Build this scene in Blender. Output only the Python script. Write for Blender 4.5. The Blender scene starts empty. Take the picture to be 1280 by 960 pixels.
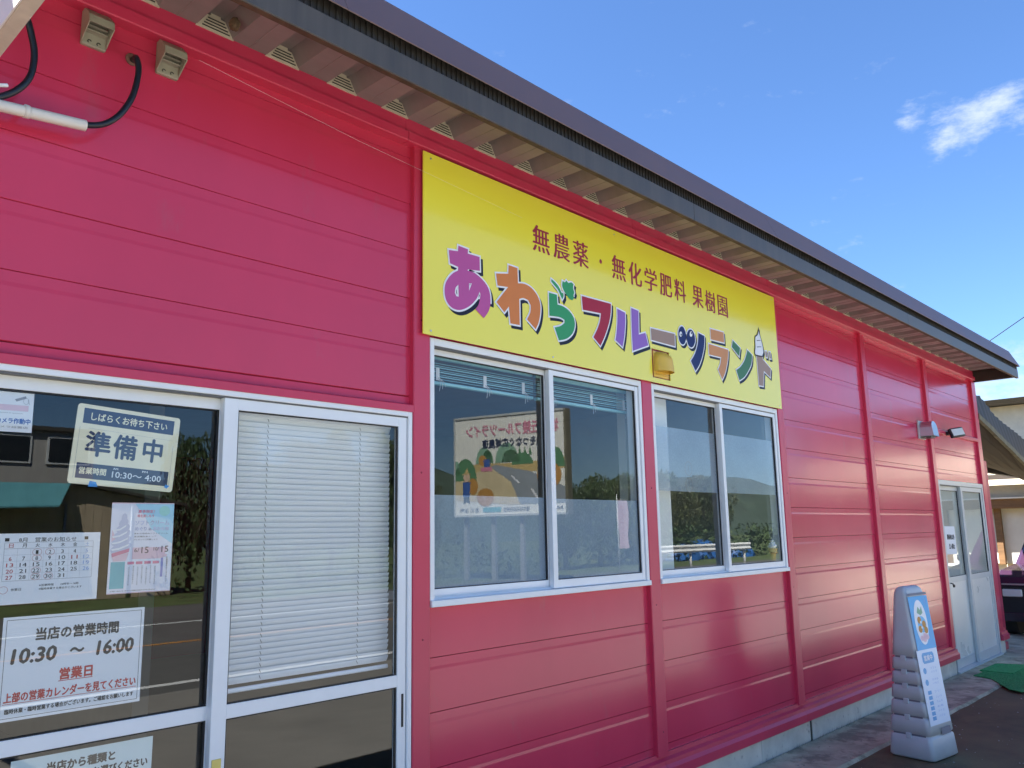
import bpy, bmesh, math, random
from mathutils import Vector, Matrix
SC = bpy.context.scene
COL = SC.collection
random.seed(7)
R = math.radians

# ---------------------------------------------------------------- camera
cd = bpy.data.cameras.new('camera')
cd.sensor_width = 36.0
cd.lens = 1035.0 / 1280.0 * 36.0
cd.clip_start = 0.05
cd.clip_end = 3000
cam = bpy.data.objects.new('camera', cd)
COL.objects.link(cam)
rx = Vector((0.68467624, -0.72863576, -0.01756061))
dn = Vector((0.11677727, 0.13345066, -0.98415141))
fw = Vector((0.71943138, 0.67177441, 0.17645859))
m3 = Matrix((rx, -dn, -fw)).transposed()
cam.matrix_world = Matrix.Translation((0, -2.8, 1.546)) @ m3.to_4x4()
SC.camera = cam

# ---------------------------------------------------------------- light
SUN_EL, SUN_AZ = R(52), R(-50)          # azimuth measured from +Y towards +X
sdir = Vector((math.sin(SUN_AZ) * math.cos(SUN_EL), math.cos(SUN_AZ) * math.cos(SUN_EL), math.sin(SUN_EL)))
sl = bpy.data.lights.new('sun', 'SUN')
sl.energy = 5.0
sl.angle = R(0.55)
sl.color = (1.0, 0.955, 0.88)
so = bpy.data.objects.new('sun', sl)
so.rotation_euler = sdir.to_track_quat('Z', 'Y').to_euler()
COL.objects.link(so)

W = bpy.data.worlds.new('World')
SC.world = W
W.use_nodes = True
wn, wl = W.node_tree.nodes, W.node_tree.links
wn.clear()
wo = wn.new('ShaderNodeOutputWorld')
bg = wn.new('ShaderNodeBackground')
bg.inputs[1].default_value = 0.05
sky = wn.new('ShaderNodeTexSky')
sky.sky_type = 'NISHITA'
sky.sun_disc = False
sky.sun_elevation = SUN_EL
sky.sun_rotation = SUN_AZ
sky.air_density = 1.0
sky.dust_density = 0.0
sky.ozone_density = 3.0
tcw = wn.new('ShaderNodeTexCoord')
cn = wn.new('ShaderNodeTexNoise')
cn.inputs['Scale'].default_value = 15.0
cn.inputs['Detail'].default_value = 9.0
cn.inputs['Roughness'].default_value = 0.62
cm = wn.new('ShaderNodeMapping'); cm.inputs['Scale'].default_value = (1.0, 1.0, 2.3); cm.inputs['Location'].default_value = (0.35, 0.1, 0.62)
wl.new(tcw.outputs['Generated'], cm.inputs[0]); wl.new(cm.outputs[0], cn.inputs['Vector'])
CLOUDS = [  # direction, angular radius, strength
    ((0.8969, 0.1824, 0.4029), 0.060, 1.00),
    ((0.8912, 0.2148, 0.3996), 0.045, 0.95),
    ((0.8957, 0.1592, 0.4152), 0.045, 0.95),
    ((0.9066, 0.1499, 0.3944), 0.050, 0.80),
    ((0.8773, 0.2403, 0.4155), 0.035, 0.70),
    ((0.8850, 0.1764, 0.4309), 0.035, 0.70),
    ((0.7636, 0.3584, 0.5371), 0.030, 0.50),
    ((0.7988, 0.3329, 0.5012), 0.028, 0.50),
    ((0.8443, 0.2576, 0.4699), 0.035, 0.55),
    ((0.8305, 0.2742, 0.4848), 0.022, 0.40),
    ((0.6853, 0.5422, 0.4863), 0.030, 0.60),
    ((0.6194, 0.5842, 0.5245), 0.020, 0.50),
    ((0.9224, 0.2884, 0.2567), 0.030, 0.80),
    ((0.9672, 0.2174, 0.1315), 0.090, 1.10),
    ((0.9713, 0.1916, 0.1412), 0.080, 1.10),
    ((0.9605, 0.2369, 0.1461), 0.050, 0.90)
]
acc = None
for d, rad, st in CLOUDS:
    vm = wn.new('ShaderNodeVectorMath'); vm.operation = 'DISTANCE'
    vm.inputs[1].default_value = d
    wl.new(tcw.outputs['Generated'], vm.inputs[0])
    mr = wn.new('ShaderNodeMapRange'); mr.interpolation_type = 'SMOOTHSTEP'
    mr.inputs['From Min'].default_value = rad
    mr.inputs['From Max'].default_value = 0.0
    mr.inputs['To Min'].default_value = 0.0
    mr.inputs['To Max'].default_value = st
    wl.new(vm.outputs['Value'], mr.inputs['Value'])
    if acc is None:
        acc = mr.outputs[0]
    else:
        ad = wn.new('ShaderNodeMath'); ad.operation = 'MAXIMUM'
        wl.new(acc, ad.inputs[0]); wl.new(mr.outputs[0], ad.inputs[1]); acc = ad.outputs[0]
# clouds: noise lifted over its threshold near the cloud centres
s1 = wn.new('ShaderNodeMath'); s1.operation = 'MULTIPLY_ADD'
wl.new(acc, s1.inputs[0]); s1.inputs[1].default_value = 0.29; wl.new(cn.outputs['Fac'], s1.inputs[2])
s2 = wn.new('ShaderNodeMapRange'); s2.interpolation_type = 'SMOOTHSTEP'
s2.inputs['From Min'].default_value = 0.625; s2.inputs['From Max'].default_value = 0.95
wl.new(s1.outputs[0], s2.inputs['Value'])
s3 = wn.new('ShaderNodeMath'); s3.operation = 'MULTIPLY'
wl.new(s2.outputs[0], s3.inputs[0]); s3.inputs[1].default_value = 0.85
tint = wn.new('ShaderNodeMix'); tint.data_type = 'RGBA'; tint.blend_type = 'MULTIPLY'; tint.inputs[0].default_value = 1.0
wl.new(sky.outputs[0], tint.inputs[6]); tint.inputs[7].default_value = (0.58, 0.745, 0.96, 1)
mx = wn.new('ShaderNodeMix'); mx.data_type = 'RGBA'
wl.new(s3.outputs[0], mx.inputs[0]); wl.new(tint.outputs[2], mx.inputs[6])
mx.inputs[7].default_value = (3.4, 3.8, 4.4, 1)
wl.new(mx.outputs[2], bg.inputs[0]); wl.new(bg.outputs[0], wo.inputs[0])

SC.view_settings.view_transform = 'Standard'
SC.view_settings.look = 'None'
SC.view_settings.gamma = 1
SC.view_settings.exposure = 2.47
SC.cycles.max_bounces = 8
SC.cycles.transparent_max_bounces = 12
SC.cycles.caustics_reflective = False
SC.cycles.caustics_refractive = False

# ---------------------------------------------------------------- materials
MATS = {}
def mat(name, col, rough=0.6, metal=0.0, spec=0.5, var=0.10, vscale=3.0, bump=0.0, bscale=40.0, coat=0.0, stretch=None, wave=0.0, spots=None, trans=0.0, sub=None):
    m = bpy.data.materials.new(name); MATS[name] = m; m.use_nodes = True
    nt = m.node_tree; n, l = nt.nodes, nt.links
    b = n['Principled BSDF']
    b.inputs['Roughness'].default_value = rough
    b.inputs['Metallic'].default_value = metal
    b.inputs['Specular IOR Level'].default_value = spec
    b.inputs['Coat Weight'].default_value = coat
    b.inputs['Coat Roughness'].default_value = 0.08
    if trans: b.inputs['Transmission Weight'].default_value = trans
    g = n.new('ShaderNodeNewGeometry')
    mp = n.new('ShaderNodeMapping'); l.new(g.outputs['Position'], mp.inputs[0])
    if stretch: mp.inputs['Scale'].default_value = stretch
    nz = n.new('ShaderNodeTexNoise'); nz.inputs['Scale'].default_value = vscale; nz.inputs['Detail'].default_value = 6
    nz.inputs['Roughness'].default_value = 0.6
    l.new(mp.outputs[0], nz.inputs['Vector'])
    r = n.new('ShaderNodeValToRGB')
    r.color_ramp.elements[0].position = 0.30; r.color_ramp.elements[1].position = 0.70
    dk = tuple(c * (1 - var) for c in col); lt = tuple(min(1, c * (1 + var)) for c in col)
    r.color_ramp.elements[0].color = (*dk, 1); r.color_ramp.elements[1].color = (*lt, 1)
    l.new(nz.outputs['Fac'], r.inputs[0])
    out = r.outputs[0]
    if spots:                       # (colour, scale, threshold, amount) dirt or wear
        for (sc_, ss, th, am) in spots:
            n2 = n.new('ShaderNodeTexNoise'); n2.inputs['Scale'].default_value = ss; n2.inputs['Detail'].default_value = 8
            n2.inputs['Roughness'].default_value = 0.7
            l.new(mp.outputs[0], n2.inputs['Vector'])
            mr = n.new('ShaderNodeMapRange'); mr.inputs['From Min'].default_value = th; mr.inputs['From Max'].default_value = th + 0.09
            mr.inputs['To Max'].default_value = am
            l.new(n2.outputs['Fac'], mr.inputs['Value'])
            mm = n.new('ShaderNodeMix'); mm.data_type = 'RGBA'
            l.new(mr.outputs[0], mm.inputs[0]); l.new(out, mm.inputs[6]); mm.inputs[7].default_value = (*sc_, 1)
            out = mm.outputs[2]
    l.new(out, b.inputs['Base Color'])
    rr = n.new('ShaderNodeMapRange'); rr.inputs['To Min'].default_value = max(0, rough * 0.85); rr.inputs['To Max'].default_value = min(1, rough * 1.2)
    l.new(nz.outputs['Fac'], rr.inputs['Value']); l.new(rr.outputs[0], b.inputs['Roughness'])
    prev = None
    if wave:
        n3 = n.new('ShaderNodeTexNoise'); n3.inputs['Scale'].default_value = 1.6; n3.inputs['Detail'].default_value = 1
        l.new(g.outputs['Position'], n3.inputs['Vector'])
        b3 = n.new('ShaderNodeBump'); b3.inputs['Strength'].default_value = 1.0; b3.inputs['Distance'].default_value = wave
        l.new(n3.outputs['Fac'], b3.inputs['Height']); prev = b3.outputs[0]
    if bump:
        n4 = n.new('ShaderNodeTexNoise'); n4.inputs['Scale'].default_value = bscale; n4.inputs['Detail'].default_value = 5
        l.new(mp.outputs[0], n4.inputs['Vector'])
        b4 = n.new('ShaderNodeBump'); b4.inputs['Strength'].default_value = 0.6; b4.inputs['Distance'].default_value = bump
        l.new(n4.outputs['Fac'], b4.inputs['Height'])
        if prev: l.new(prev, b4.inputs['Normal'])
        prev = b4.outputs[0]
    if prev: l.new(prev, b.inputs['Normal'])
    return m

RED = (0.62, 0.042, 0.100)
M_red = mat('red_paint', RED, 0.20, spec=0.42, var=0.07, vscale=1.2, wave=0.004, coat=0.12, stretch=(1, 1, 0.4),
            spots=[((0.20, 0.02, 0.04), 55, 0.735, 0.6), ((0.62, 0.30, 0.30), 30, 0.72, 0.35), ((0.42, 0.10, 0.13), 4.5, 0.60, 0.28)])
M_redtrim = mat('red_trim_paint', (0.60, 0.040, 0.096), 0.30, var=0.06, vscale=2.5, wave=0.002,
            spots=[((0.20, 0.02, 0.04), 40, 0.72, 0.5)])
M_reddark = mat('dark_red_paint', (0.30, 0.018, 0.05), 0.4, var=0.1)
M_yel = mat('sign_yellow', (0.92, 0.81, 0.070), 0.20, var=0.025, vscale=0.8, wave=0.0022, coat=0.3)
M_alu = mat('white_aluminium', (0.84, 0.85, 0.86), 0.30, var=0.03, vscale=6, spec=0.5, spots=[((0.35, 0.33, 0.30), 60, 0.74, 0.4)])
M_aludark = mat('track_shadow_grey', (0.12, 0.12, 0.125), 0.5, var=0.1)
M_gasket = mat('black_gasket', (0.012, 0.012, 0.014), 0.5, var=0.1)
M_alug = mat('grey_aluminium', (0.55, 0.57, 0.57), 0.32, var=0.05, vscale=4)
M_panel = mat('pale_grey_door_panel', (0.76, 0.76, 0.72), 0.28, var=0.04, vscale=2, coat=0.2)
M_conc = mat('foundation_concrete', (0.62, 0.60, 0.52), 0.85, var=0.16, vscale=5, bump=0.003, bscale=60,
             spots=[((0.10, 0.10, 0.09), 14, 0.60, 0.5), ((0.05, 0.05, 0.045), 90, 0.70, 0.8)])
M_apron = mat('stained_concrete', (0.45, 0.41, 0.28), 0.9, var=0.35, vscale=4, bump=0.006, bscale=30,
              spots=[((0.17, 0.15, 0.10), 3.2, 0.50, 0.7), ((0.42, 0.41, 0.38), 7, 0.66, 0.6), ((0.03, 0.035, 0.02), 22, 0.62, 0.8)])
M_asph = mat('asphalt', (0.135, 0.103, 0.048), 0.85, var=0.3, vscale=2.5, bump=0.006, bscale=90,
             spots=[((0.07, 0.055, 0.028), 1.1, 0.52, 0.6), ((0.30, 0.25, 0.16), 130, 0.60, 0.6), ((0.03, 0.025, 0.015), 45, 0.62, 0.5)])
M_road = mat('road_asphalt', (0.12, 0.117, 0.11), 0.85, var=0.15, vscale=0.8, bump=0.003, bscale=100,
             spots=[((0.16, 0.155, 0.15), 140, 0.66, 0.5)])
M_white = mat('white_paint', (0.78, 0.78, 0.76), 0.6, var=0.06, vscale=10, spots=[((0.2, 0.2, 0.2), 40, 0.66, 0.6)])
M_orange_l = mat('orange_line_paint', (0.70, 0.30, 0.06), 0.6, var=0.08, vscale=10, spots=[((0.2, 0.15, 0.1), 40, 0.66, 0.6)])
M_grass = mat('grass_ground', (0.085, 0.12, 0.035), 0.95, var=0.5, vscale=1.2, bump=0.05, bscale=20, spots=[((0.16, 0.12, 0.06), 2.2, 0.55, 0.8)])
M_gutter = mat('weathered_gutter', (0.078, 0.066, 0.056), 0.45, var=0.22, vscale=3, stretch=(6, 1, 0.6), spots=[((0.07, 0.09, 0.06), 5, 0.60, 0.5), ((0.22, 0.20, 0.18), 30, 0.70, 0.5)])
M_rust = mat('rusty_lip', (0.085, 0.052, 0.03), 0.7, var=0.4, vscale=12)
M_cap = mat('purple_brown_flashing', (0.185, 0.100, 0.080), 0.42, var=0.10, vscale=1.0, wave=0.003, stretch=(1, 1, 1),
            spots=[((0.34, 0.31, 0.30), 26, 0.735, 0.6), ((0.22, 0.17, 0.15), 1.6, 0.66, 0.3)])
M_drip = mat('dark_drip_metal', (0.020, 0.016, 0.013), 0.6, var=0.2, vscale=30)
M_soff = mat('soffit_metal', (0.26, 0.215, 0.205), 0.42, var=0.13, vscale=2.5, stretch=(1, 3, 1), spots=[((0.20, 0.17, 0.13), 9, 0.64, 0.4)])
M_vent = mat('cream_plastic', (0.62, 0.56, 0.42), 0.5, var=0.10, vscale=14, spots=[((0.2, 0.17, 0.12), 30, 0.66, 0.6)])
M_ventd = mat('vent_slot_dark', (0.05, 0.045, 0.035), 0.8)
M_hood = mat('beige_grey_hood', (0.34, 0.31, 0.24), 0.45, var=0.10, vscale=12, spots=[((0.16, 0.13, 0.10), 30, 0.66, 0.7)])
M_hoody = mat('ochre_hood', (0.80, 0.52, 0.075), 0.38, var=0.06, vscale=8)
M_steel = mat('stainless', (0.50, 0.52, 0.55), 0.28, metal=0.8, var=0.05)
M_black = mat('black_rubber', (0.012, 0.014, 0.022), 0.35, var=0.2, vscale=8)
M_pvc = mat('white_conduit', (0.72, 0.68, 0.62), 0.4, var=0.06, vscale=8, spots=[((0.25, 0.22, 0.2), 20, 0.68, 0.6)])
M_paper = mat('white_paper', (0.80, 0.82, 0.86), 0.6, var=0.02, vscale=6)
M_paperc = mat('cream_board', (0.86, 0.80, 0.58), 0.5, var=0.05, vscale=9, spots=[((0.45, 0.40, 0.28), 25, 0.70, 0.6)])
M_ink = mat('black_ink', (0.02, 0.02, 0.022), 0.6)
M_inkg = mat('grey_ink', (0.30, 0.31, 0.34), 0.6)
M_inkr = mat('red_ink', (0.50, 0.03, 0.025), 0.6)
M_inkb = mat('blue_ink', (0.05, 0.13, 0.42), 0.6)
M_inklb = mat('pale_blue_ink', (0.28, 0.42, 0.72), 0.6)
M_inkm = mat('maroon_ink', (0.33, 0.015, 0.055), 0.5)
M_navy = mat('navy_panel', (0.018, 0.032, 0.095), 0.4)
M_pink = mat('pale_pink_print', (0.78, 0.56, 0.64), 0.6)
M_pinkd = mat('rose_print', (0.70, 0.25, 0.36), 0.6)
M_aqua = mat('aqua_print', (0.42, 0.70, 0.84), 0.6)
M_teal = mat('teal_print', (0.16, 0.48, 0.55), 0.6)
M_lilac = mat('lilac_print', (0.46, 0.50, 0.68), 0.6, var=0.3, vscale=30)
M_tape = mat('blue_tape', (0.03, 0.28, 0.70), 0.5)
M_blind = mat('white_blind_slat', (0.82, 0.85, 0.90), 0.45, var=0.02)
M_blindt = mat('teal_blind_slat', (0.30, 0.58, 0.62), 0.45, var=0.05)
M_cord = mat('blind_cord', (0.12, 0.12, 0.11), 0.8)
M_cordw = mat('white_cord', (0.7, 0.7, 0.7), 0.8)
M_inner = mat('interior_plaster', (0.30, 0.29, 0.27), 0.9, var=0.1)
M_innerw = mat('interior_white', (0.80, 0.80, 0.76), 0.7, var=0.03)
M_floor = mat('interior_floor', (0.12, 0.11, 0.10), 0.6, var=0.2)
M_roof = mat('roof_sheet', (0.20, 0.17, 0.16), 0.4, var=0.15)
M_resin = mat('blue_grey_plastic', (0.50, 0.53, 0.55), 0.38, var=0.05, vscale=5, spots=[((0.13, 0.14, 0.18), 18, 0.70, 0.4)])
M_resind = mat('groove_grey', (0.20, 0.20, 0.24), 0.6)
M_mat = mat('green_mat', (0.05, 0.34, 0.10), 0.95, var=0.3, vscale=30, bump=0.01, bscale=150)
M_wood = mat('brown_timber', (0.16, 0.085, 0.035), 0.6, var=0.25, vscale=3, stretch=(1, 1, 6))
M_cream = mat('cream_render', (0.66, 0.60, 0.48), 0.85, var=0.08, vscale=6, bump=0.004)
M_dgrey = mat('dark_grey_sheet', (0.055, 0.050, 0.042), 0.6, var=0.2, vscale=3)
M_moss = mat('mossy_edge', (0.16, 0.15, 0.10), 0.8, var=0.35, vscale=9)
M_beam = mat('dark_timber', (0.045, 0.034, 0.026), 0.8, var=0.2)
M_beam2 = mat('brown_boarding', (0.05, 0.038, 0.028), 0.8, var=0.25, vscale=3)
M_brass = mat('brass_plate', (0.55, 0.50, 0.18), 0.4, metal=0.6)
M_grey_wall = mat('grey_house_wall', (0.36, 0.35, 0.33), 0.8, var=0.06)
M_brown_wall = mat('weathered_brown_wall', (0.42, 0.34, 0.24), 0.85, var=0.2, vscale=2)
M_tealroof = mat('teal_roof', (0.10, 0.30, 0.34), 0.5, var=0.1)
M_dark = mat('dark_window', (0.015, 0.016, 0.018), 0.12)
M_bark = mat('bark', (0.10, 0.075, 0.05), 0.9, var=0.3, vscale=10)
M_leafs = [mat('leaf_green_' + s, c, 0.6, var=0.35, vscale=2.0) for s, c in (('dark', (0.040, 0.070, 0.022)), ('mid', (0.060, 0.098, 0.030)), ('olive', (0.080, 0.095, 0.035)))]
M_hill = mat('wooded_hill', (0.045, 0.072, 0.052), 0.9, var=0.45, vscale=0.06, bump=2.5, bscale=0.12)
M_carp = mat('dark_purple_car_paint', (0.045, 0.020, 0.045), 0.22, var=0.03, coat=0.8)
M_tyre = mat('tyre', (0.02, 0.02, 0.02), 0.8)
M_lens = mat('lamp_lens', (0.72, 0.74, 0.70), 0.15, var=0.05)
M_bright = mat('light_beige_wall', (0.66, 0.60, 0.52), 0.8)
M_galv = mat('galvanised', (0.45, 0.46, 0.46), 0.4, metal=0.5)
M_bluet = mat('blue_tarpaulin', (0.03, 0.13, 0.40), 0.5, var=0.15)
M_bb = mat('billboard_white', (0.85, 0.85, 0.80), 0.5, var=0.04)
M_sand = mat('painted_sand', (0.70, 0.58, 0.36), 0.6)
M_field = mat('painted_field', (0.62, 0.46, 0.20), 0.6)
M_pgreen = mat('painted_green', (0.10, 0.26, 0.13), 0.6)
M_pgreen2 = mat('painted_pale_green', (0.25, 0.45, 0.32), 0.6)
M_proad = mat('painted_road', (0.30, 0.34, 0.38), 0.6)
M_porange = mat('painted_orange', (0.55, 0.28, 0.07), 0.6)
M_skin = mat('painted_skin', (0.75, 0.55, 0.40), 0.6)
M_l = dict(pink=mat('letter_pink', (0.52, 0.10, 0.33), 0.35, var=0.02), orange=mat('letter_orange', (0.68, 0.22, 0.06), 0.35, var=0.02),
           green=mat('letter_green', (0.045, 0.33, 0.13), 0.35, var=0.02), red=mat('letter_red', (0.40, 0.02, 0.045), 0.35, var=0.02),
           violet=mat('letter_violet', (0.29, 0.14, 0.52), 0.35, var=0.02), taupe=mat('letter_taupe', (0.36, 0.24, 0.19), 0.35, var=0.02),
           navy=mat('letter_navy', (0.008, 0.015, 0.11), 0.35, var=0.02), white=mat('letter_white', (0.85, 0.85, 0.88), 0.35, var=0.02),
           tan=mat('letter_tan', (0.62, 0.27, 0.10), 0.35, var=0.02), dgreen=mat('letter_deep_green', (0.06, 0.19, 0.08), 0.35, var=0.02),
           cream=mat('letter_cream', (0.82, 0.84, 0.90), 0.35, var=0.02), shadow=mat('letter_shadow', (0.012, 0.014, 0.03), 0.4))

for _m in M_l.values():
    _b = _m.node_tree.nodes['Principled BSDF']; _b.inputs['Specular IOR Level'].default_value = 0.22; _b.inputs['Roughness'].default_value = 0.5

def glass_mat(name, tint, base=0.055, wob=0.00003, rough=0.0):
    m = bpy.data.materials.new(name); m.use_nodes = True
    n, l = m.node_tree.nodes, m.node_tree.links; n.clear()
    o = n.new('ShaderNodeOutputMaterial'); t = n.new('ShaderNodeBsdfTransparent'); t.inputs[0].default_value = (*tint, 1)
    g = n.new('ShaderNodeBsdfGlossy'); g.inputs['Roughness'].default_value = rough; g.inputs[0].default_value = (0.97, 1, 1, 1)
    ge = n.new('ShaderNodeNewGeometry')
    dt = n.new('ShaderNodeVectorMath'); dt.operation = 'DOT_PRODUCT'
    l.new(ge.outputs['Incoming'], dt.inputs[0]); l.new(ge.outputs['Normal'], dt.inputs[1])
    ab = n.new('ShaderNodeMath'); ab.operation = 'ABSOLUTE'; l.new(dt.outputs['Value'], ab.inputs[0])
    om = n.new('ShaderNodeMath'); om.operation = 'SUBTRACT'; om.inputs[0].default_value = 1; l.new(ab.outputs[0], om.inputs[1])
    pw = n.new('ShaderNodeMath'); pw.operation = 'POWER'; l.new(om.outputs[0], pw.inputs[0]); pw.inputs[1].default_value = 4.2
    ma = n.new('ShaderNodeMath'); ma.operation = 'MULTIPLY_ADD'; l.new(pw.outputs[0], ma.inputs[0]); ma.inputs[1].default_value = 1 - base; ma.inputs[2].default_value = base
    mx_ = n.new('ShaderNodeMixShader'); l.new(ma.outputs[0], mx_.inputs[0]); l.new(t.outputs[0], mx_.inputs[1]); l.new(g.outputs[0], mx_.inputs[2])
    nz = n.new('ShaderNodeTexNoise'); nz.inputs['Scale'].default_value = 2.2; nz.inputs['Detail'].default_value = 1
    l.new(ge.outputs['Position'], nz.inputs['Vector'])
    bp = n.new('ShaderNodeBump'); bp.inputs['Distance'].default_value = wob; l.new(nz.outputs['Fac'], bp.inputs['Height'])
    l.new(bp.outputs[0], g.inputs['Normal'])
    l.new(mx_.outputs[0], o.inputs[0])
    return m
M_glass = glass_mat('window_glass', (0.95, 0.965, 0.955))
def film_mat(name, col, amount):
    m = bpy.data.materials.new(name); m.use_nodes = True
    n, l = m.node_tree.nodes, m.node_tree.links; n.clear()
    o = n.new('ShaderNodeOutputMaterial'); t = n.new('ShaderNodeBsdfTransparent')
    d = n.new('ShaderNodeBsdfDiffuse'); d.inputs[0].default_value = (*col, 1)
    tr = n.new('ShaderNodeBsdfTranslucent'); tr.inputs[0].default_value = (*col, 1)
    a = n.new('ShaderNodeMixShader'); a.inputs[0].default_value = 0.3; l.new(d.outputs[0], a.inputs[1]); l.new(tr.outputs[0], a.inputs[2])
    ge = n.new('ShaderNodeNewGeometry'); vo = n.new('ShaderNodeTexVoronoi'); vo.inputs['Scale'].default_value = 90
    l.new(ge.outputs['Position'], vo.inputs['Vector'])
    nz = n.new('ShaderNodeTexNoise'); nz.inputs['Scale'].default_value = 4; nz.inputs['Detail'].default_value = 3
    l.new(ge.outputs['Position'], nz.inputs['Vector'])
    mu = n.new('ShaderNodeMath'); mu.operation = 'MULTIPLY_ADD'; l.new(vo.outputs['Distance'], mu.inputs[0]); mu.inputs[1].default_value = 0.16 * amount; mu.inputs[2].default_value = amount * 0.8
    mv = n.new('ShaderNodeMath'); mv.operation = 'MULTIPLY_ADD'; l.new(nz.outputs['Fac'], mv.inputs[0]); mv.inputs[1].default_value = amount * 0.35; l.new(mu.outputs[0], mv.inputs[2])
    b = n.new('ShaderNodeMixShader'); l.new(mv.outputs[0], b.inputs[0]); l.new(t.outputs[0], b.inputs[1]); l.new(a.outputs[0], b.inputs[2])
    l.new(b.outputs[0], o.inputs[0])
    return m
M_film = film_mat('frosted_film', (0.56, 0.70, 0.86), 0.60)
M_film2 = film_mat('frosted_band', (0.58, 0.70, 0.84), 0.52)
M_frost = film_mat('frosted_glass', (0.78, 0.80, 0.72), 0.95)

# ---------------------------------------------------------------- builders
def tag(o, label=None, cat=None, group=None, kind=None):
    if label: o['label'] = label
    if cat: o['category'] = cat
    if group: o['group'] = group
    if kind: o['kind'] = kind
    return o

def thing(name, label, cat, loc=(0, 0, 0), rz=0.0, group=None):
    o = bpy.data.objects.new(name, None); COL.objects.link(o)
    o.location = loc; o.rotation_euler = (0, 0, rz); o.empty_display_size = 0.1
    return tag(o, label, cat, group)

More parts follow.
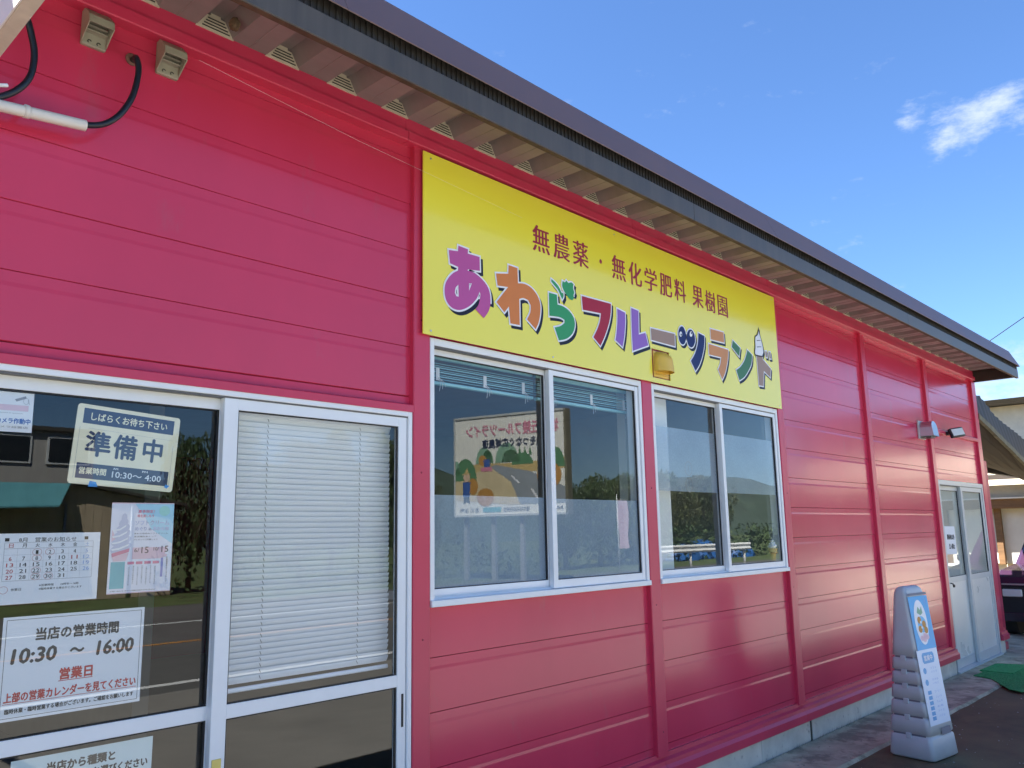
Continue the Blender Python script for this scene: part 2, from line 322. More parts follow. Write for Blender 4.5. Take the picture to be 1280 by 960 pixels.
class MB:
    """collects faces; build() links them as one mesh object"""
    def __init__(s): s.v, s.f, s.mi, s.sm = [], [], [], []
    def face(s, pts, mi=0, sm=False):
        k = len(s.v); s.v += [tuple(p) for p in pts]; s.f.append(tuple(range(k, k + len(pts)))); s.mi.append(mi); s.sm.append(sm)
    def mesh(s, verts, faces, mi=0, sm=False):
        k = len(s.v); s.v += [tuple(p) for p in verts]
        for f in faces: s.f.append(tuple(i + k for i in f)); s.mi.append(mi); s.sm.append(sm)
    def box(s, x0, x1, y0, y1, z0, z1, mi=0, bev=0.0):
        if x1 < x0: x0, x1 = x1, x0
        if y1 < y0: y0, y1 = y1, y0
        if z1 < z0: z0, z1 = z1, z0
        if bev <= 0 or min(x1 - x0, y1 - y0, z1 - z0) < 2.2 * bev:
            V = [(x, y, z) for z in (z0, z1) for y in (y0, y1) for x in (x0, x1)]
            s.mesh(V, [(0, 2, 3, 1), (4, 5, 7, 6), (0, 1, 5, 4), (2, 6, 7, 3), (0, 4, 6, 2), (1, 3, 7, 5)], mi); return
        bm = bmesh.new(); bmesh.ops.create_cube(bm, size=1)
        for v in bm.verts:
            v.co = ((x0 + x1) / 2 + v.co.x * (x1 - x0), (y0 + y1) / 2 + v.co.y * (y1 - y0), (z0 + z1) / 2 + v.co.z * (z1 - z0))
        bmesh.ops.bevel(bm, geom=bm.edges[:], offset=bev, segments=1, affect='EDGES')
        bm.verts.index_update()
        s.mesh([v.co[:] for v in bm.verts], [tuple(v.index for v in f.verts) for f in bm.faces], mi); bm.free()
    def prism(s, prof, a0, a1, axis=0, mi=0, sm=False, closed=True, caps=True):
        """extrude a 2D profile along an axis; profile is in the two other axes"""
        n = len(prof)
        def p(q, a):
            return (a, q[0], q[1]) if axis == 0 else (q[0], a, q[1]) if axis == 1 else (q[0], q[1], a)
        V = [p(q, a0) for q in prof] + [p(q, a1) for q in prof]
        F = []
        for i in range(n if closed else n - 1):
            j = (i + 1) % n; F.append((i, j, j + n, i + n))
        s.mesh(V, F, mi, sm)
        if caps and closed:
            s.mesh(V, [tuple(range(n))[::-1], tuple(range(n, 2 * n))], mi)
    def tube(s, pts, r, n=10, mi=0, caps=True, r2=None):
        pts = [Vector(p) for p in pts]; rings = []; u = None
        for i, p in enumerate(pts):
            t = (pts[min(i + 1, len(pts) - 1)] - pts[max(i - 1, 0)]).normalized()
            if u is None: u = t.cross(Vector((0, 0, 1)) if abs(t.z) < 0.9 else Vector((1, 0, 0))).normalized()
            else: u = (u - t * u.dot(t)).normalized()
            w = t.cross(u)
            rad = r if r2 is None else r + (r2 - r) * i / (len(pts) - 1)
            rings.append([p + (u * math.cos(2 * math.pi * k / n) + w * math.sin(2 * math.pi * k / n)) * rad for k in range(n)])
        V = [q for g in rings for q in g]
        F = [(i * n + k, i * n + (k + 1) % n, (i + 1) * n + (k + 1) % n, (i + 1) * n + k) for i in range(len(pts) - 1) for k in range(n)]
        s.mesh(V, F, mi, True)
        if caps: s.mesh(V, [tuple(range(n))[::-1], tuple(range((len(pts) - 1) * n, len(pts) * n))], mi)
    def lathe(s, prof, c=(0, 0, 0), n=20, mi=0, sm=True):
        V = [(c[0] + r * math.cos(2 * math.pi * k / n), c[1] + r * math.sin(2 * math.pi * k / n), c[2] + z) for r, z in prof for k in range(n)]
        F = [(i * n + k, i * n + (k + 1) % n, (i + 1) * n + (k + 1) % n, (i + 1) * n + k) for i in range(len(prof) - 1) for k in range(n)]
        s.mesh(V, F, mi, sm)
        s.mesh(V, [tuple(range(n))[::-1], tuple(range((len(prof) - 1) * n, len(prof) * n))], mi)
    def build(s, name, mats, parent=None, loc=None):
        """vertices are given in world space (or in the parent's own frame if the parent is rotated)"""
        off = Vector((0, 0, 0))
        root = parent
        while root is not None:
            off += root.location; root = root.parent
        if parent is None and loc is not None: off = Vector(loc)
        me = bpy.data.meshes.new(name)
        me.from_pydata([(v[0] - off.x, v[1] - off.y, v[2] - off.z) for v in s.v], [], s.f)
        if not isinstance(mats, (list, tuple)): mats = [mats]
        for m in mats: me.materials.append(m)
        me.polygons.foreach_set('material_index', s.mi); me.polygons.foreach_set('use_smooth', s.sm)
        me.validate(); me.update()
        bm = bmesh.new(); bm.from_mesh(me); bmesh.ops.remove_doubles(bm, verts=bm.verts, dist=1e-6)
        if not getattr(s, 'nonormal', False): bmesh.ops.recalc_face_normals(bm, faces=bm.faces)
        bm.to_mesh(me); bm.free()
        o = bpy.data.objects.new(name, me); COL.objects.link(o)
        if parent is not None: o.parent = parent
        elif loc is not None: o.location = loc
        return o

def link_copy(o, parent=None, dloc=(0, 0, 0)):
    c = o.copy(); COL.objects.link(c); c.parent = parent if parent is not None else o.parent
    c.location = Vector(o.location) + Vector(dloc)
    return c

def copy_tree(o, parent=None):
    c = o.copy(); COL.objects.link(c)
    if parent is not None: c.parent = parent
    for ch in list(o.children): copy_tree(ch, c)
    return c

# text laid out in a unit frame: u to the right, w up; returned as triangles
TXT = {}
def text_geo(body, bold=0.0):
    k = (body, bold)
    if k in TXT: return TXT[k]
    cu = bpy.data.curves.new('lettering', 'FONT'); cu.body = body; cu.size = 1; cu.resolution_u = 2; cu.fill_mode = 'FRONT'
    ob = bpy.data.objects.new('lettering', cu); COL.objects.link(ob)
    bpy.context.view_layer.update()
    me = bpy.data.meshes.new_from_object(ob.evaluated_get(bpy.context.evaluated_depsgraph_get()))
    V = [(v.co.x, v.co.y) for v in me.vertices]; F = [tuple(p.vertices) for p in me.polygons]
    bpy.data.objects.remove(ob); bpy.data.curves.remove(cu); bpy.data.meshes.remove(me)
    if not V: V, F = [(0, 0), (1, 0), (1, 1)], [(0, 1, 2)]
    x0 = min(v[0] for v in V); x1 = max(v[0] for v in V); y0 = min(v[1] for v in V); y1 = max(v[1] for v in V)
    TXT[k] = (V, F, x0, x1, y0, y1); return TXT[k]

def put_text(mb, body, cx, cz, w, h, frame, depth=0.0008, bold=0.0, mi=0, slant=0.0, hz=False):
    """frame(u, w, d): local sheet coordinates and distance in front of the sheet -> point"""
    V, F, x0, x1, y0, y1 = text_geo(body)
    sx = w / max(1e-6, x1 - x0); sy = h / max(1e-6, y1 - y0)
    shifts = [(0, 0)] if not bold else [(-bold, 0), (bold, 0)] if hz else [(-bold, 0), (bold, 0), (0, bold), (0, -bold)]
    for i, (dx, dy) in enumerate(shifts):
        pts = [frame(cx + (a - (x0 + x1) / 2) * sx + dx + slant * (b - y0) * sy, cz + (b - (y0 + y1) / 2) * sy + dy, depth + i * 0.00007) for a, b in V]
        mb.mesh(pts, F, mi)
    mb.nonormal = True

def smooth_poly(P):
    n = len(P); P = [Vector(p) for p in P]
    def soft(i):
        a = P[i] - P[i - 1]; b = P[(i + 1) % n] - P[i]
        return a.length > 0 and b.length > 0 and a.angle(b) < R(42)
    S = [soft(i) for i in range(n)]; out = []
    for i in range(n):
        j = (i + 1) % n; out.append(P[i])
        if S[i] or S[j]:
            p0 = P[i - 1] if S[i] else P[i]; p3 = P[(j + 1) % n] if S[j] else P[j]
            for t in (1 / 3, 2 / 3):
                t2, t3 = t * t, t * t * t
                out.append(0.5 * ((2 * P[i]) + (-p0 + P[j]) * t + (2 * p0 - 5 * P[i] + 4 * P[j] - p3) * t2 + (-p0 + 3 * P[i] - 3 * P[j] + p3) * t3))
    return [(q.x, q.y) for q in out]

def poly_geo(polys, offset=0.0, extrude=0.0):
    cu = bpy.data.curves.new('outline', 'CURVE'); cu.dimensions = '2D'; cu.fill_mode = 'BOTH'; cu.offset = offset; cu.extrude = extrude
    for P in polys:
        sp = cu.splines.new('POLY'); sp.points.add(len(P) - 1)
        for q, p in zip(sp.points, P): q.co = (p[0], p[1], 0, 1)
        sp.use_cyclic_u = True
    ob = bpy.data.objects.new('outline', cu); COL.objects.link(ob); bpy.context.view_layer.update()
    me = bpy.data.meshes.new_from_object(ob.evaluated_get(bpy.context.evaluated_depsgraph_get()))
    V = [tuple(v.co) for v in me.vertices]; F = [tuple(p.vertices) for p in me.polygons]
    bpy.data.objects.remove(ob); bpy.data.curves.remove(cu); bpy.data.meshes.remove(me)
    return V, F

def flat(mb, pts, frame, depth, mi=0):
    """a printed flat shape on a sheet"""
    V, F = poly_geo([pts]); mb.mesh([frame(v[0], v[1], depth) for v in V], F, mi); mb.nonormal = True

# ================================================================ GROUND
def sheet(name, x0, x1, y0, y1, z, m, nx=1, ny=1):
    b = MB()
    for i in range(nx):
        for j in range(ny):
            xa, xb = x0 + (x1 - x0) * i / nx, x0 + (x1 - x0) * (i + 1) / nx
            ya, yb = y0 + (y1 - y0) * j / ny, y0 + (y1 - y0) * (j + 1) / ny
            b.face([(xa, ya, z), (xb, ya, z), (xb, yb, z), (xa, yb, z)])
    return tag(b.build(name, m), kind='structure')

M_fore = mat('pale_bounce_concrete', (0.25, 0.235, 0.21), 0.85, var=0.12, vscale=1.5, bump=0.002, spots=[((0.2, 0.19, 0.17), 2.0, 0.6, 0.5)])
sheet('ground', -900, 900, -900, 900, -0.012, M_grass)
sheet('asphalt_lot', -40, 90, -5.75, 40, -0.006, M_asph)
sheet('bounce_forecourt', -40, 90, -5.75, -2.25, -0.004, M_fore)  # pale strip added past the shadow edge to bounce sunlight onto the wall
sheet('road', -300, 400, -13.2, -5.75, -0.004, M_road)
sheet('pavement', -40, 90, -16.6, -13.2, -0.002, M_road)
sheet('road_edge_line', -60, 200, -6.28, -6.13, 0.001, M_white)
sheet('road_far_line', -60, 200, -12.72, -12.57, 0.001, M_white)
sheet('road_centre_line', -60, 200, -9.77, -9.65, 0.001, M_orange_l)

b = MB()                                     # concrete apron, broken edge
edge = []
x = -3.0
while x < 11.6:
    edge.append((x, -0.43 + random.uniform(-0.006, 0.006) - 0.03 * math.sin(x * 0.9) )); x += 0.22
edge.append((11.7, -0.40))
for p, q in zip(edge[:-1], edge[1:]):
    b.face([(p[0], p[1], 0.012), (q[0], q[1], 0.012), (q[0], 0.0, 0.018), (p[0], 0.0, 0.018)])
    b.face([(p[0], p[1] - 0.02, -0.006), (q[0], q[1] - 0.02, -0.006), (q[0], q[1], 0.012), (p[0], p[1], 0.012)])
b.face([(11.7, -0.4, 0.012), (14.5, -0.1, 0.006), (14.5, 1.6, 0.006), (11.7, 1.6, 0.014)])
tag(b.build('concrete_apron', M_apron), kind='structure')

b = MB()                                     # scattered grit and leaves on the ground
for i in range(420):
    x, y = random.uniform(4.5, 13), random.uniform(-2.4, -0.02)
    s = random.uniform(0.003, 0.010); a = random.uniform(0, 6.3)
    z = 0.016 if y > -0.4 else -0.004
    P = [(x + s * math.cos(a + k * 2.1) * random.uniform(.6, 1.3), y + s * math.sin(a + k * 2.1), z) for k in range(3)]
    b.mesh(P + [(x, y, z + s * 0.8)], [(0, 1, 3), (1, 2, 3), (2, 0, 3)])
tag(b.build('grit', mat('grit_stone', (0.34, 0.32, 0.28), 0.9, var=0.5, vscale=30)), kind='stuff')

# ================================================================ THE SHOP
shop = thing('shop_building', 'long low crimson-pink shop with horizontal metal siding and a wide eave', 'building', (0, 0, 0))
X0, X1, YB = -4.0, 11.66, 8.0
WT = 0.030                                   # siding face is 30 mm behind the cover strips

SEAMS = [0.332 + 0.2274 * k for k in range(14)]
def board_mesh(L, h, full):
    """one siding board: flat face, and at its top the recessed band under the next board"""
    y = WT
    prof = [(y + 0.012, 0.0), (y, 0.003), (y, h - 0.050), (y + 0.0014, h - 0.036), (y + 0.0018, h - 0.0005), (y + 0.02, h - 0.0005), (y + 0.02, 0.0)] if full else \
           [(y + 0.012, 0.0), (y, 0.003), (y, h), (y + 0.02, h), (y + 0.02, 0.0)]
    b = MB(); b.prism(prof, 0, L, axis=0); return b
cache = {}
def boards(x0, x1, z0, z1):
    rows = [0.290] + SEAMS[1:] + [3.40] if False else [SEAMS[0] - 0.2274] + SEAMS
    for k, s in enumerate(rows):
        a, t = max(s, z0), min(s + 0.2274, z1)
        if t - a < 0.02: continue
        full = t >= s + 0.2270
        key = (round(x1 - x0, 4), round(t - a, 4), full)
        if key in cache:
            o = cache[key].copy(); COL.objects.link(o)
        else:
            bb = board_mesh(x1 - x0, t - a, full); o = bb.build('siding_board', M_red); cache[key] = o
        o.parent = shop; o.location = (x0, random.uniform(-0.0006, 0.0006), a)
        o.rotation_euler = (R(random.uniform(-0.12, 0.12)), 0, R(random.uniform(-0.04, 0.04)))
STR = [(-3.2, -3.1), (-1.22, -1.12), (0.52, 0.62), (2.358, 2.455), (4.152, 4.256), (5.972, 6.072), (7.82, 7.915), (9.63, 9.73), (11.50, 11.66)]
TOPB = 3.36
boards(-3.1, -1.22, 0.29, TOPB); boards(-1.12, 0.52, 0.29, TOPB)
boards(0.62, 2.358, 2.153, TOPB)                              # over the left door
boards(2.455, 4.152, 0.29, 1.232); boards(2.455, 4.152, 2.44, TOPB)
boards(4.256, 5.972, 0.29, 1.232); boards(4.256, 5.972, 2.44, TOPB)
boards(6.072, 7.82, 0.29, TOPB)
boards(7.915, 9.63, 0.29, TOPB)
boards(9.73, 11.50, 2.02, TOPB)
for i, (a, c) in enumerate(STR):
    b = MB(); z0 = 0.0 if i == 3 else 0.285
    b.prism([(0.03, a), (0.0, a + 0.002), (0.0, c - 0.002), (0.03, c)][::-1], z0, TOPB, axis=2) if False else None
    # channel profile with softly rounded corners
    P = [(a, 0.05), (a, 0.004), (a + 0.004, 0.0), (c - 0.004, 0.0), (c, 0.004), (c, 0.05)]
    if i == 8: P = [(a, 0.05), (a, 0.004), (a + 0.004, 0.0), (c - 0.004, 0.0), (c, 0.004), (c, 0.16), (c - 0.02, 0.16)]
    b.prism(P, 0.0 if i in (3,) else (0.17 if i == 8 else 0.285), TOPB, axis=2)
    b.build('cover_strip', M_redtrim, shop)
# frieze flashing under the soffit, in lengths
xs = [-4.0, -2.9, -1.1, 0.7, 2.30, 4.12, 5.94, 7.76, 9.58, 11.68]
for a, c in zip(xs[:-1], xs[1:]):
    b = MB()
    b.prism([(-0.022, 3.342), (-0.026, 3.346), (-0.026, 3.388), (-0.006, 3.400), (-0.004, 3.463), (0.05, 3.463), (0.05, 3.342)], a + 0.0015, c - 0.0015, axis=0)
    b.build('frieze_flashing', M_redtrim, shop)
# header over the left door and rail over the right door
b = MB(); b.prism([(0.034, 2.150), (0.030, 2.118), (0.004, 2.112), (0.0, 2.108), (0.0, 2.078), (0.05, 2.078), (0.05, 2.150)], 0.62, 2.358, axis=0)
b.build('door_header', M_redtrim, shop)
b = MB(); b.prism([(0.0, 2.556), (-0.002, 2.560), (-0.002, 2.592), (0.0, 2.596), (0.05, 2.596), (0.05, 2.556)], 9.73, 11.50, axis=0)
b.build('trim_rail', M_redtrim, shop)
# skirting
def skirt(a, c):
    b = MB()
    b.prism([(-0.026, 0.168), (-0.030, 0.172), (-0.030, 0.222), (-0.012, 0.240), (-0.010, 0.262), (0.012, 0.272), (0.014, 0.296), (0.06, 0.296), (0.06, 0.168)], a, c, axis=0)
    b.build('skirting', M_redtrim, shop)
for a, c in ((-4.0, -1.2), (-1.2, 0.62), (2.455, 4.20), (4.203, 6.02), (6.023, 7.87), (7.873, 9.735), (11.50, 11.78)): skirt(a, c)
# foundation blocks with joints
for a, c in ((-4.0, 0.62), (2.36, 4.02), (4.025, 5.38), (5.385, 6.14), (6.18, 8.05), (8.055, 9.72), (11.5, 11.72)):
    b = MB(); b.box(a, c, 0.012, 0.12, -0.05, 0.168, bev=0.003); b.build('foundation_block', M_conc, shop)
b = MB(); b.box(6.14, 6.18, 0.018, 0.10, -0.05, 0.168); b.build('foundation_joint', M_ventd, shop)
# inner leaf of the walls, end and back walls
b = MB()
def innerleaf(x0, x1, z0, z1): b.box(x0, x1, 0.0503, 0.14, z0, z1)
innerleaf(-4, 0.60, 0, 3.46); innerleaf(0.60, 2.37, 2.09, 3.46); innerleaf(2.37, 2.45, 0, 3.46)
innerleaf(2.45, 4.16, 0, 1.225); innerleaf(2.45, 4.16, 2.44, 3.46); innerleaf(4.16, 4.25, 0, 3.46)
innerleaf(4.25, 5.965, 0, 1.225); innerleaf(4.25, 5.965, 2.44, 3.46); innerleaf(5.965, 9.72, 0, 3.46)
innerleaf(9.72, 11.51, 2.03, 3.46); innerleaf(11.51, 11.655, 0, 3.46)
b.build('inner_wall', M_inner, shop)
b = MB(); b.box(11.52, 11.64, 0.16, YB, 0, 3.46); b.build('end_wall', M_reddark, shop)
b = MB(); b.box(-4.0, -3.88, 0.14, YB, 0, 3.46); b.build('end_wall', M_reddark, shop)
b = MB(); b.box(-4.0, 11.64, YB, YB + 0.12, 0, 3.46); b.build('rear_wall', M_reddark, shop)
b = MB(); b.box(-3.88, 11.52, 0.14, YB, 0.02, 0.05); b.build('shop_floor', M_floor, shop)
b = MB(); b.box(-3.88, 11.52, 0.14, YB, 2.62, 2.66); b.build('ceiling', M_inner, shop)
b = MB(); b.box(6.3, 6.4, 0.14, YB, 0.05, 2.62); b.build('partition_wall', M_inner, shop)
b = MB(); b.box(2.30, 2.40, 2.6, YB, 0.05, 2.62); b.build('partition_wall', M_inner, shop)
b = MB(); b.box(4.46, 4.665, 0.16, 0.42, 0.05, 2.62, bev=0.004); b.build('interior_column', M_innerw, shop)

sc0 = None
for (a, c) in STR[3:]:
    for k in range(5):
        z = 0.42 + k * 0.69 + random.uniform(-0.02, 0.02)
        if sc0 is None:
            b = MB(); b.lathe([(0.0050, 0), (0.0042, 0.0018), (0.0015, 0.0024)], n=8); b.v = [(v[0], -v[2], v[1]) for v in b.v]
            sc0 = b.build('screw', M_reddark); o = sc0
        else: o = sc0.copy(); COL.objects.link(o)
        o.parent = shop; o.location = ((a + c) / 2 + random.uniform(-.006, .006), 0.0002, z)
b = MB()
for i in range(260):
    x = random.choice((random.gauss(6.6, 0.5), random.uniform(4.4, 9.6), random.gauss(9.0, 0.3))); y = 0.0 - abs(random.gauss(0, 0.012)); h_ = random.uniform(0.015, 0.05); a = random.uniform(-0.02, 0.02)
    b.mesh([(x, y, 0.012), (x + 0.004, y, 0.012), (x + a, y - random.uniform(0, .02), 0.012 + h_)], [(0, 1, 2)])
b.nonormal = True; tag(b.build('weeds', M_leafs[2]), kind='stuff')
# ---- folded-plate roof seen from below
P_, X00 = 0.2935, 1.423
k0 = int(math.floor((X0 - 0.1 - X00) / P_)); k1 = int(math.ceil((X1 - X00) / P_))
pan = None
SD = -0.43
def pan_mesh():
    b = MB(); y0, y1 = SD, 0.35
    pr = [(0.0, 3.464), (0.070, 3.4635), (0.0745, 3.4605), (0.079, 3.4635), (0.150, 3.464), (0.190, 3.531), (0.254, 3.531), (0.2934, 3.4642)]
    pr2 = [(x_, z_ + 0.0025) for x_, z_ in pr][::-1]
    b.prism(pr + pr2, y0, y1, axis=1)
    return b
for k in range(k0, k1):
    xk = X00 + P_ * k
    if xk + 0.1 > X1 + 0.02: continue
    if pan is None:
        pan = pan_mesh().build('soffit_pan', M_soff); o = pan
    else:
        o = pan.copy(); COL.objects.link(o)
    o.parent = shop; o.location = (xk, 0, random.uniform(-0.001, 0.001))
# trapezoid vent plates closing the ribs at the wall
vp = None
for k in range(k0, k1):
    xk = X00 + P_ * k + 0.150
    if xk + 0.14 > X1: continue
    if vp is None:
        b = MB(); y = -0.004
        prof = [(-0.006, 3.458), (0.1495, 3.458), (0.112, 3.520), (0.092, 3.522), (0.092, 3.532), (0.052, 3.532), (0.052, 3.522), (0.036, 3.520)]
        b.mesh([(p[0], y - 0.006, p[1]) for p in prof] + [(p[0], y + 0.01, p[1]) for p in prof],
               [tuple(range(8))] + [tuple(range(8, 16))[::-1]] + [(i, (i + 1) % 8, (i + 1) % 8 + 8, i + 8) for i in range(8)], 0)
        for q in range(4):
            zc = 3.470 + q * 0.0125; t = (zc - 3.458) / 0.064
            b.box(0.004 + 0.036 * t + 0.008, 0.1495 - 0.038 * t - 0.012, y - 0.0085, y - 0.0062, zc - 0.0022, zc + 0.0022, 1)
        vp = b.build('vent_plate', [M_vent, M_ventd]); o = vp
    else:
        o = vp.copy(); COL.objects.link(o)
    o.parent = shop; o.location = (xk, random.uniform(-0.002, 0.001), 0)
# eave: gutter, drip strip, flashing; all rise very slightly to the right
def eave_z(x): return 0.003 * (x - 5)
def run(name, prof, m, segs, closed=True):
    for a, c in segs:
        b = MB(); n = len(prof)
        V = [(a, p[0], p[1] + eave_z(a)) for p in prof] + [(c, p[0], p[1] + eave_z(c)) for p in prof]
        F = [(i, (i + 1) % n, (i + 1) % n + n, i + n) for i in range(n)] + [tuple(range(n))[::-1], tuple(range(n, 2 * n))]
        b.mesh(V, F); b.build(name, m, shop)
gsegs = [(-4.0, 0.4), (0.403, 4.02), (4.023, 7.63), (7.633, 11.62)]
run('gutter_face', [(-0.497, 3.292), (-0.500, 3.295), (-0.500, 3.392), (-0.488, 3.402), (-0.488, 3.399), (-0.497, 3.391), (-0.497, 3.296), (-0.494, 3.2945)], M_gutter, gsegs)
run('gutter_lip', [(-0.4995, 3.2885), (-0.4995, 3.2915), (-0.476, 3.2935), (-0.476, 3.300), (-0.474, 3.300), (-0.474, 3.2885)], M_rust, gsegs)
run('gutter_back', [(-0.446, 3.405), (-0.446, 3.462), (-0.432, 3.462), (-0.432, 3.405)], M_drip, gsegs)
b = MB(); x = -4.0; n = 0
while x < 11.6:                               # fine ribbed drip edge in the gap
    z = eave_z(x); d = 0.004 if n % 2 else 0.0
    b.box(x, x + 0.0135, -0.486 + d, -0.470 + d, 3.395 + z, 3.480 + z); x += 0.0136; n += 1
tag(b.build('drip_ribs', M_drip, shop), kind='stuff')
csegs = [(-4.0, -0.9), (-0.902, 1.6), (1.602, 5.05), (5.052, 8.6), (8.602, 11.66)]
run('eave_flashing', [(-0.5225, 3.4365), (-0.524, 3.440), (-0.424, 3.646), (-0.418, 3.648), (0.6, 3.70), (0.6, 3.695), (-0.420, 3.640), (-0.519, 3.442)], M_cap, csegs)
b = MB(); b.box(-4.02, 11.62, 0.2, YB + 0.5, 3.56, 3.70); b.box(-4.0, 11.62, -0.43, 0.21, 3.545, 3.60); b.build('roof_deck', M_roof, shop)
b = MB(); b.box(11.60, 11.665, -0.488, 0.05, 3.335, 3.455); b.box(11.60, 11.668, -0.49, 0.02, 3.3285, 3.3349); b.build('end_rafter', M_beam, shop)
b = MB(); b.face([(11.66, -0.520, 3.456), (11.66, -0.424, 3.664), (11.66, 0.5, 3.71), (11.66, 0.5, 3.47), (11.66, -0.44, 3.46)]); b.build('gable_flashing', M_cap, shop)
# wasp nest hanging from the soffit
b = MB(); bm = bmesh.new(); bmesh.ops.create_icosphere(bm, subdivisions=3, radius=1)
for v in bm.verts:
    n = math.sin(v.co.x * 9) * math.cos(v.co.y * 11) * 0.12 + random.uniform(-0.08, 0.08)
    v.co = Vector((v.co.x * 0.020, v.co.y * 0.022, v.co.z * 0.026)) * (1 + n)
b.mesh([(v.co.x + 1.375, v.co.y - 0.115, v.co.z + 3.455) for v in bm.verts], [tuple(v.index for v in f.verts) for f in bm.faces], 0, True); bm.free()
tag(b.build('insect_nest', mat('papery_nest', (0.13, 0.085, 0.045), 0.95, var=0.5, vscale=60, bump=0.004, bscale=200), loc=(1.375, -0.115, 3.48)),
    'small brown insect nest stuck to the soffit above the second vent', 'nest')

# ---- sliding windows and doors (parts of the shop; sub-parts: sashes, panes, films)
def sliding(name, x0, x1, z0, z1, fr, sash, xm, st, rail, brail, depth0=0.004, sill=0.05, mid=None, frame_m=None, lower=None, head=0.034, rear_mid=None):
    m = frame_m or M_alu
    b = MB(); y0, y1 = depth0, 0.10
    b.box(x0, x0 + fr, y0, y1, z0, z1, bev=0.002); b.box(x1 - fr, x1, y0, y1, z0, z1, bev=0.002)
    b.box(x0 + fr, x1 - fr, y0, y1, z1 - head, z1, bev=0.002)
    if sill:
        b.box(x0 + fr, x1 - fr, y0 + 0.040, y1, z0, z0 + sill * 0.50)
        b.box(x0 - 0.0, x1 + 0.0, y0 - 0.012, y0 + 0.042, z0 - 0.002, z0 + sill * 0.52, bev=0.002)
        b.box(x0 + fr, x1 - fr, y0 + 0.030, y0 + 0.034, z0 + sill * 0.4, z0 + sill * 0.72)
    else:
        b.box(x0, x1, y0 - 0.02, y1, z0 - 0.015, z0 + 0.012)
    root = b.build(name, m, shop)
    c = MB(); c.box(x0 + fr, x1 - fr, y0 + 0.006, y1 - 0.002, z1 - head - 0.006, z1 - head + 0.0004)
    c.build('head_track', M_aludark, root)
    bot = z0 + (sill * 0.52 if sill else 0.012)
    def one(xa, xb, yf, front):
        s = MB(); th = 0.030
        zt = z1 - head - 0.004
        s.box(xa, xa + st, yf, yf + th, bot + 0.002, zt, bev=0.0015)
        s.box(xb - (st * (0.8 if front else 1)), xb, yf, yf + th, bot + 0.002, zt, bev=0.0015)
        xi, xj = xa + st, xb - (st * (0.8 if front else 1))
        s.box(xi, xj, yf + 0.001, yf + th - 0.001, zt - rail, zt, bev=0.001)
        s.box(xi, xj, yf + 0.001, yf + th - 0.001, bot + 0.002, bot + brail, bev=0.001)
        if mid: s.box(xi, xj, yf + 0.001, yf + th - 0.001, mid[0], mid[1], bev=0.001)
        so_ = s.build('sash', m, root)
        g = MB(); segs = [(bot + brail, zt - rail)] if not mid else [(bot + brail, mid[0]), (mid[1], zt - rail)]
        for q, (za, zb) in enumerate(segs):
            if lower is not None and mid and q == 0:
                pz = MB(); pz.box(xi, xj, yf + 0.008, yf + 0.014, za, zb); pz.build('door_panel', lower, root); continue
            pz = MB(); pz.face([(xi, yf + 0.014, za), (xj, yf + 0.014, za), (xj, yf + 0.014, zb), (xi, yf + 0.014, zb)]); pz.nonormal = True
            pz.build('glass_pane', M_glass, root)
            k = MB(); w = 0.005
            k.box(xi, xj, yf + 0.006, yf + 0.0135, zb - w, zb); k.box(xi, xj, yf + 0.006, yf + 0.0135, za, za + w * 0.7)
            k.box(xi, xi + w, yf + 0.006, yf + 0.0135, za + w, zb - w); k.box(xj - w * 1.6, xj, yf + 0.006, yf + 0.0135, za + w, zb - w)
            k.build('gasket', M_gasket, root)
        return xi, xj, segs, yf
    rear = one(x0 + fr * 0.3, xm + st, 0.046, False)
    front = one(xm, x1 - fr - 0.004, 0.012, True)
    return root, rear, front
dl = sliding('sliding_door', 0.60, 2.354, 0.02, 2.079, 0.022, 0, 1.470, 0.056, 0.043, 0.10, sill=0, mid=(0.925, 0.972), head=0.022)
w1 = sliding('sliding_window', 2.458, 4.150, 1.233, 2.437, 0.026, 0, 3.300, 0.036, 0.028, 0.044)
w2 = sliding('sliding_window', 4.262, 5.964, 1.233, 2.437, 0.026, 0, 5.100, 0.036, 0.028, 0.044)
dr = sliding('sliding_door', 9.735, 11.49, 0.02, 2.03, 0.05, 0, 10.56, 0.07, 0.05, 0.10, sill=0, mid=(0.925, 0.985), frame_m=M_alug, lower=M_panel, head=0.05)
def film(root, xa, xb, y, za, zb, m, name='frosted_film'):
    p = MB(); p.face([(xa, y, za), (xb, y, za), (xb, y, zb), (xa, y, zb)]); p.nonormal = True; return p.build(name, m, root)
YR, YF = 0.0602, 0.0262           # inner faces of the rear and the front panes
film(w1[0], w1[1][0], w1[1][1], YR + 0.003, 1.30, 1.722, M_film); film(w1[0], w1[2][0], w1[2][1], YF + 0.003, 1.30, 1.716, M_film)
film(w2[0], w2[1][0], w2[1][1], YR + 0.003, 1.786, 2.190, M_film2); film(w2[0], w2[2][0], w2[2][1], YF + 0.003, 1.786, 2.190, M_film2)
film(dr[0], dr[1][0], dr[1][1], YR + 0.003, 0.985, 1.93, M_frost, 'frosted_film'); film(dr[0], dr[2][0], dr[2][1], YF + 0.003, 0.985, 1.93, M_frost, 'frosted_film')
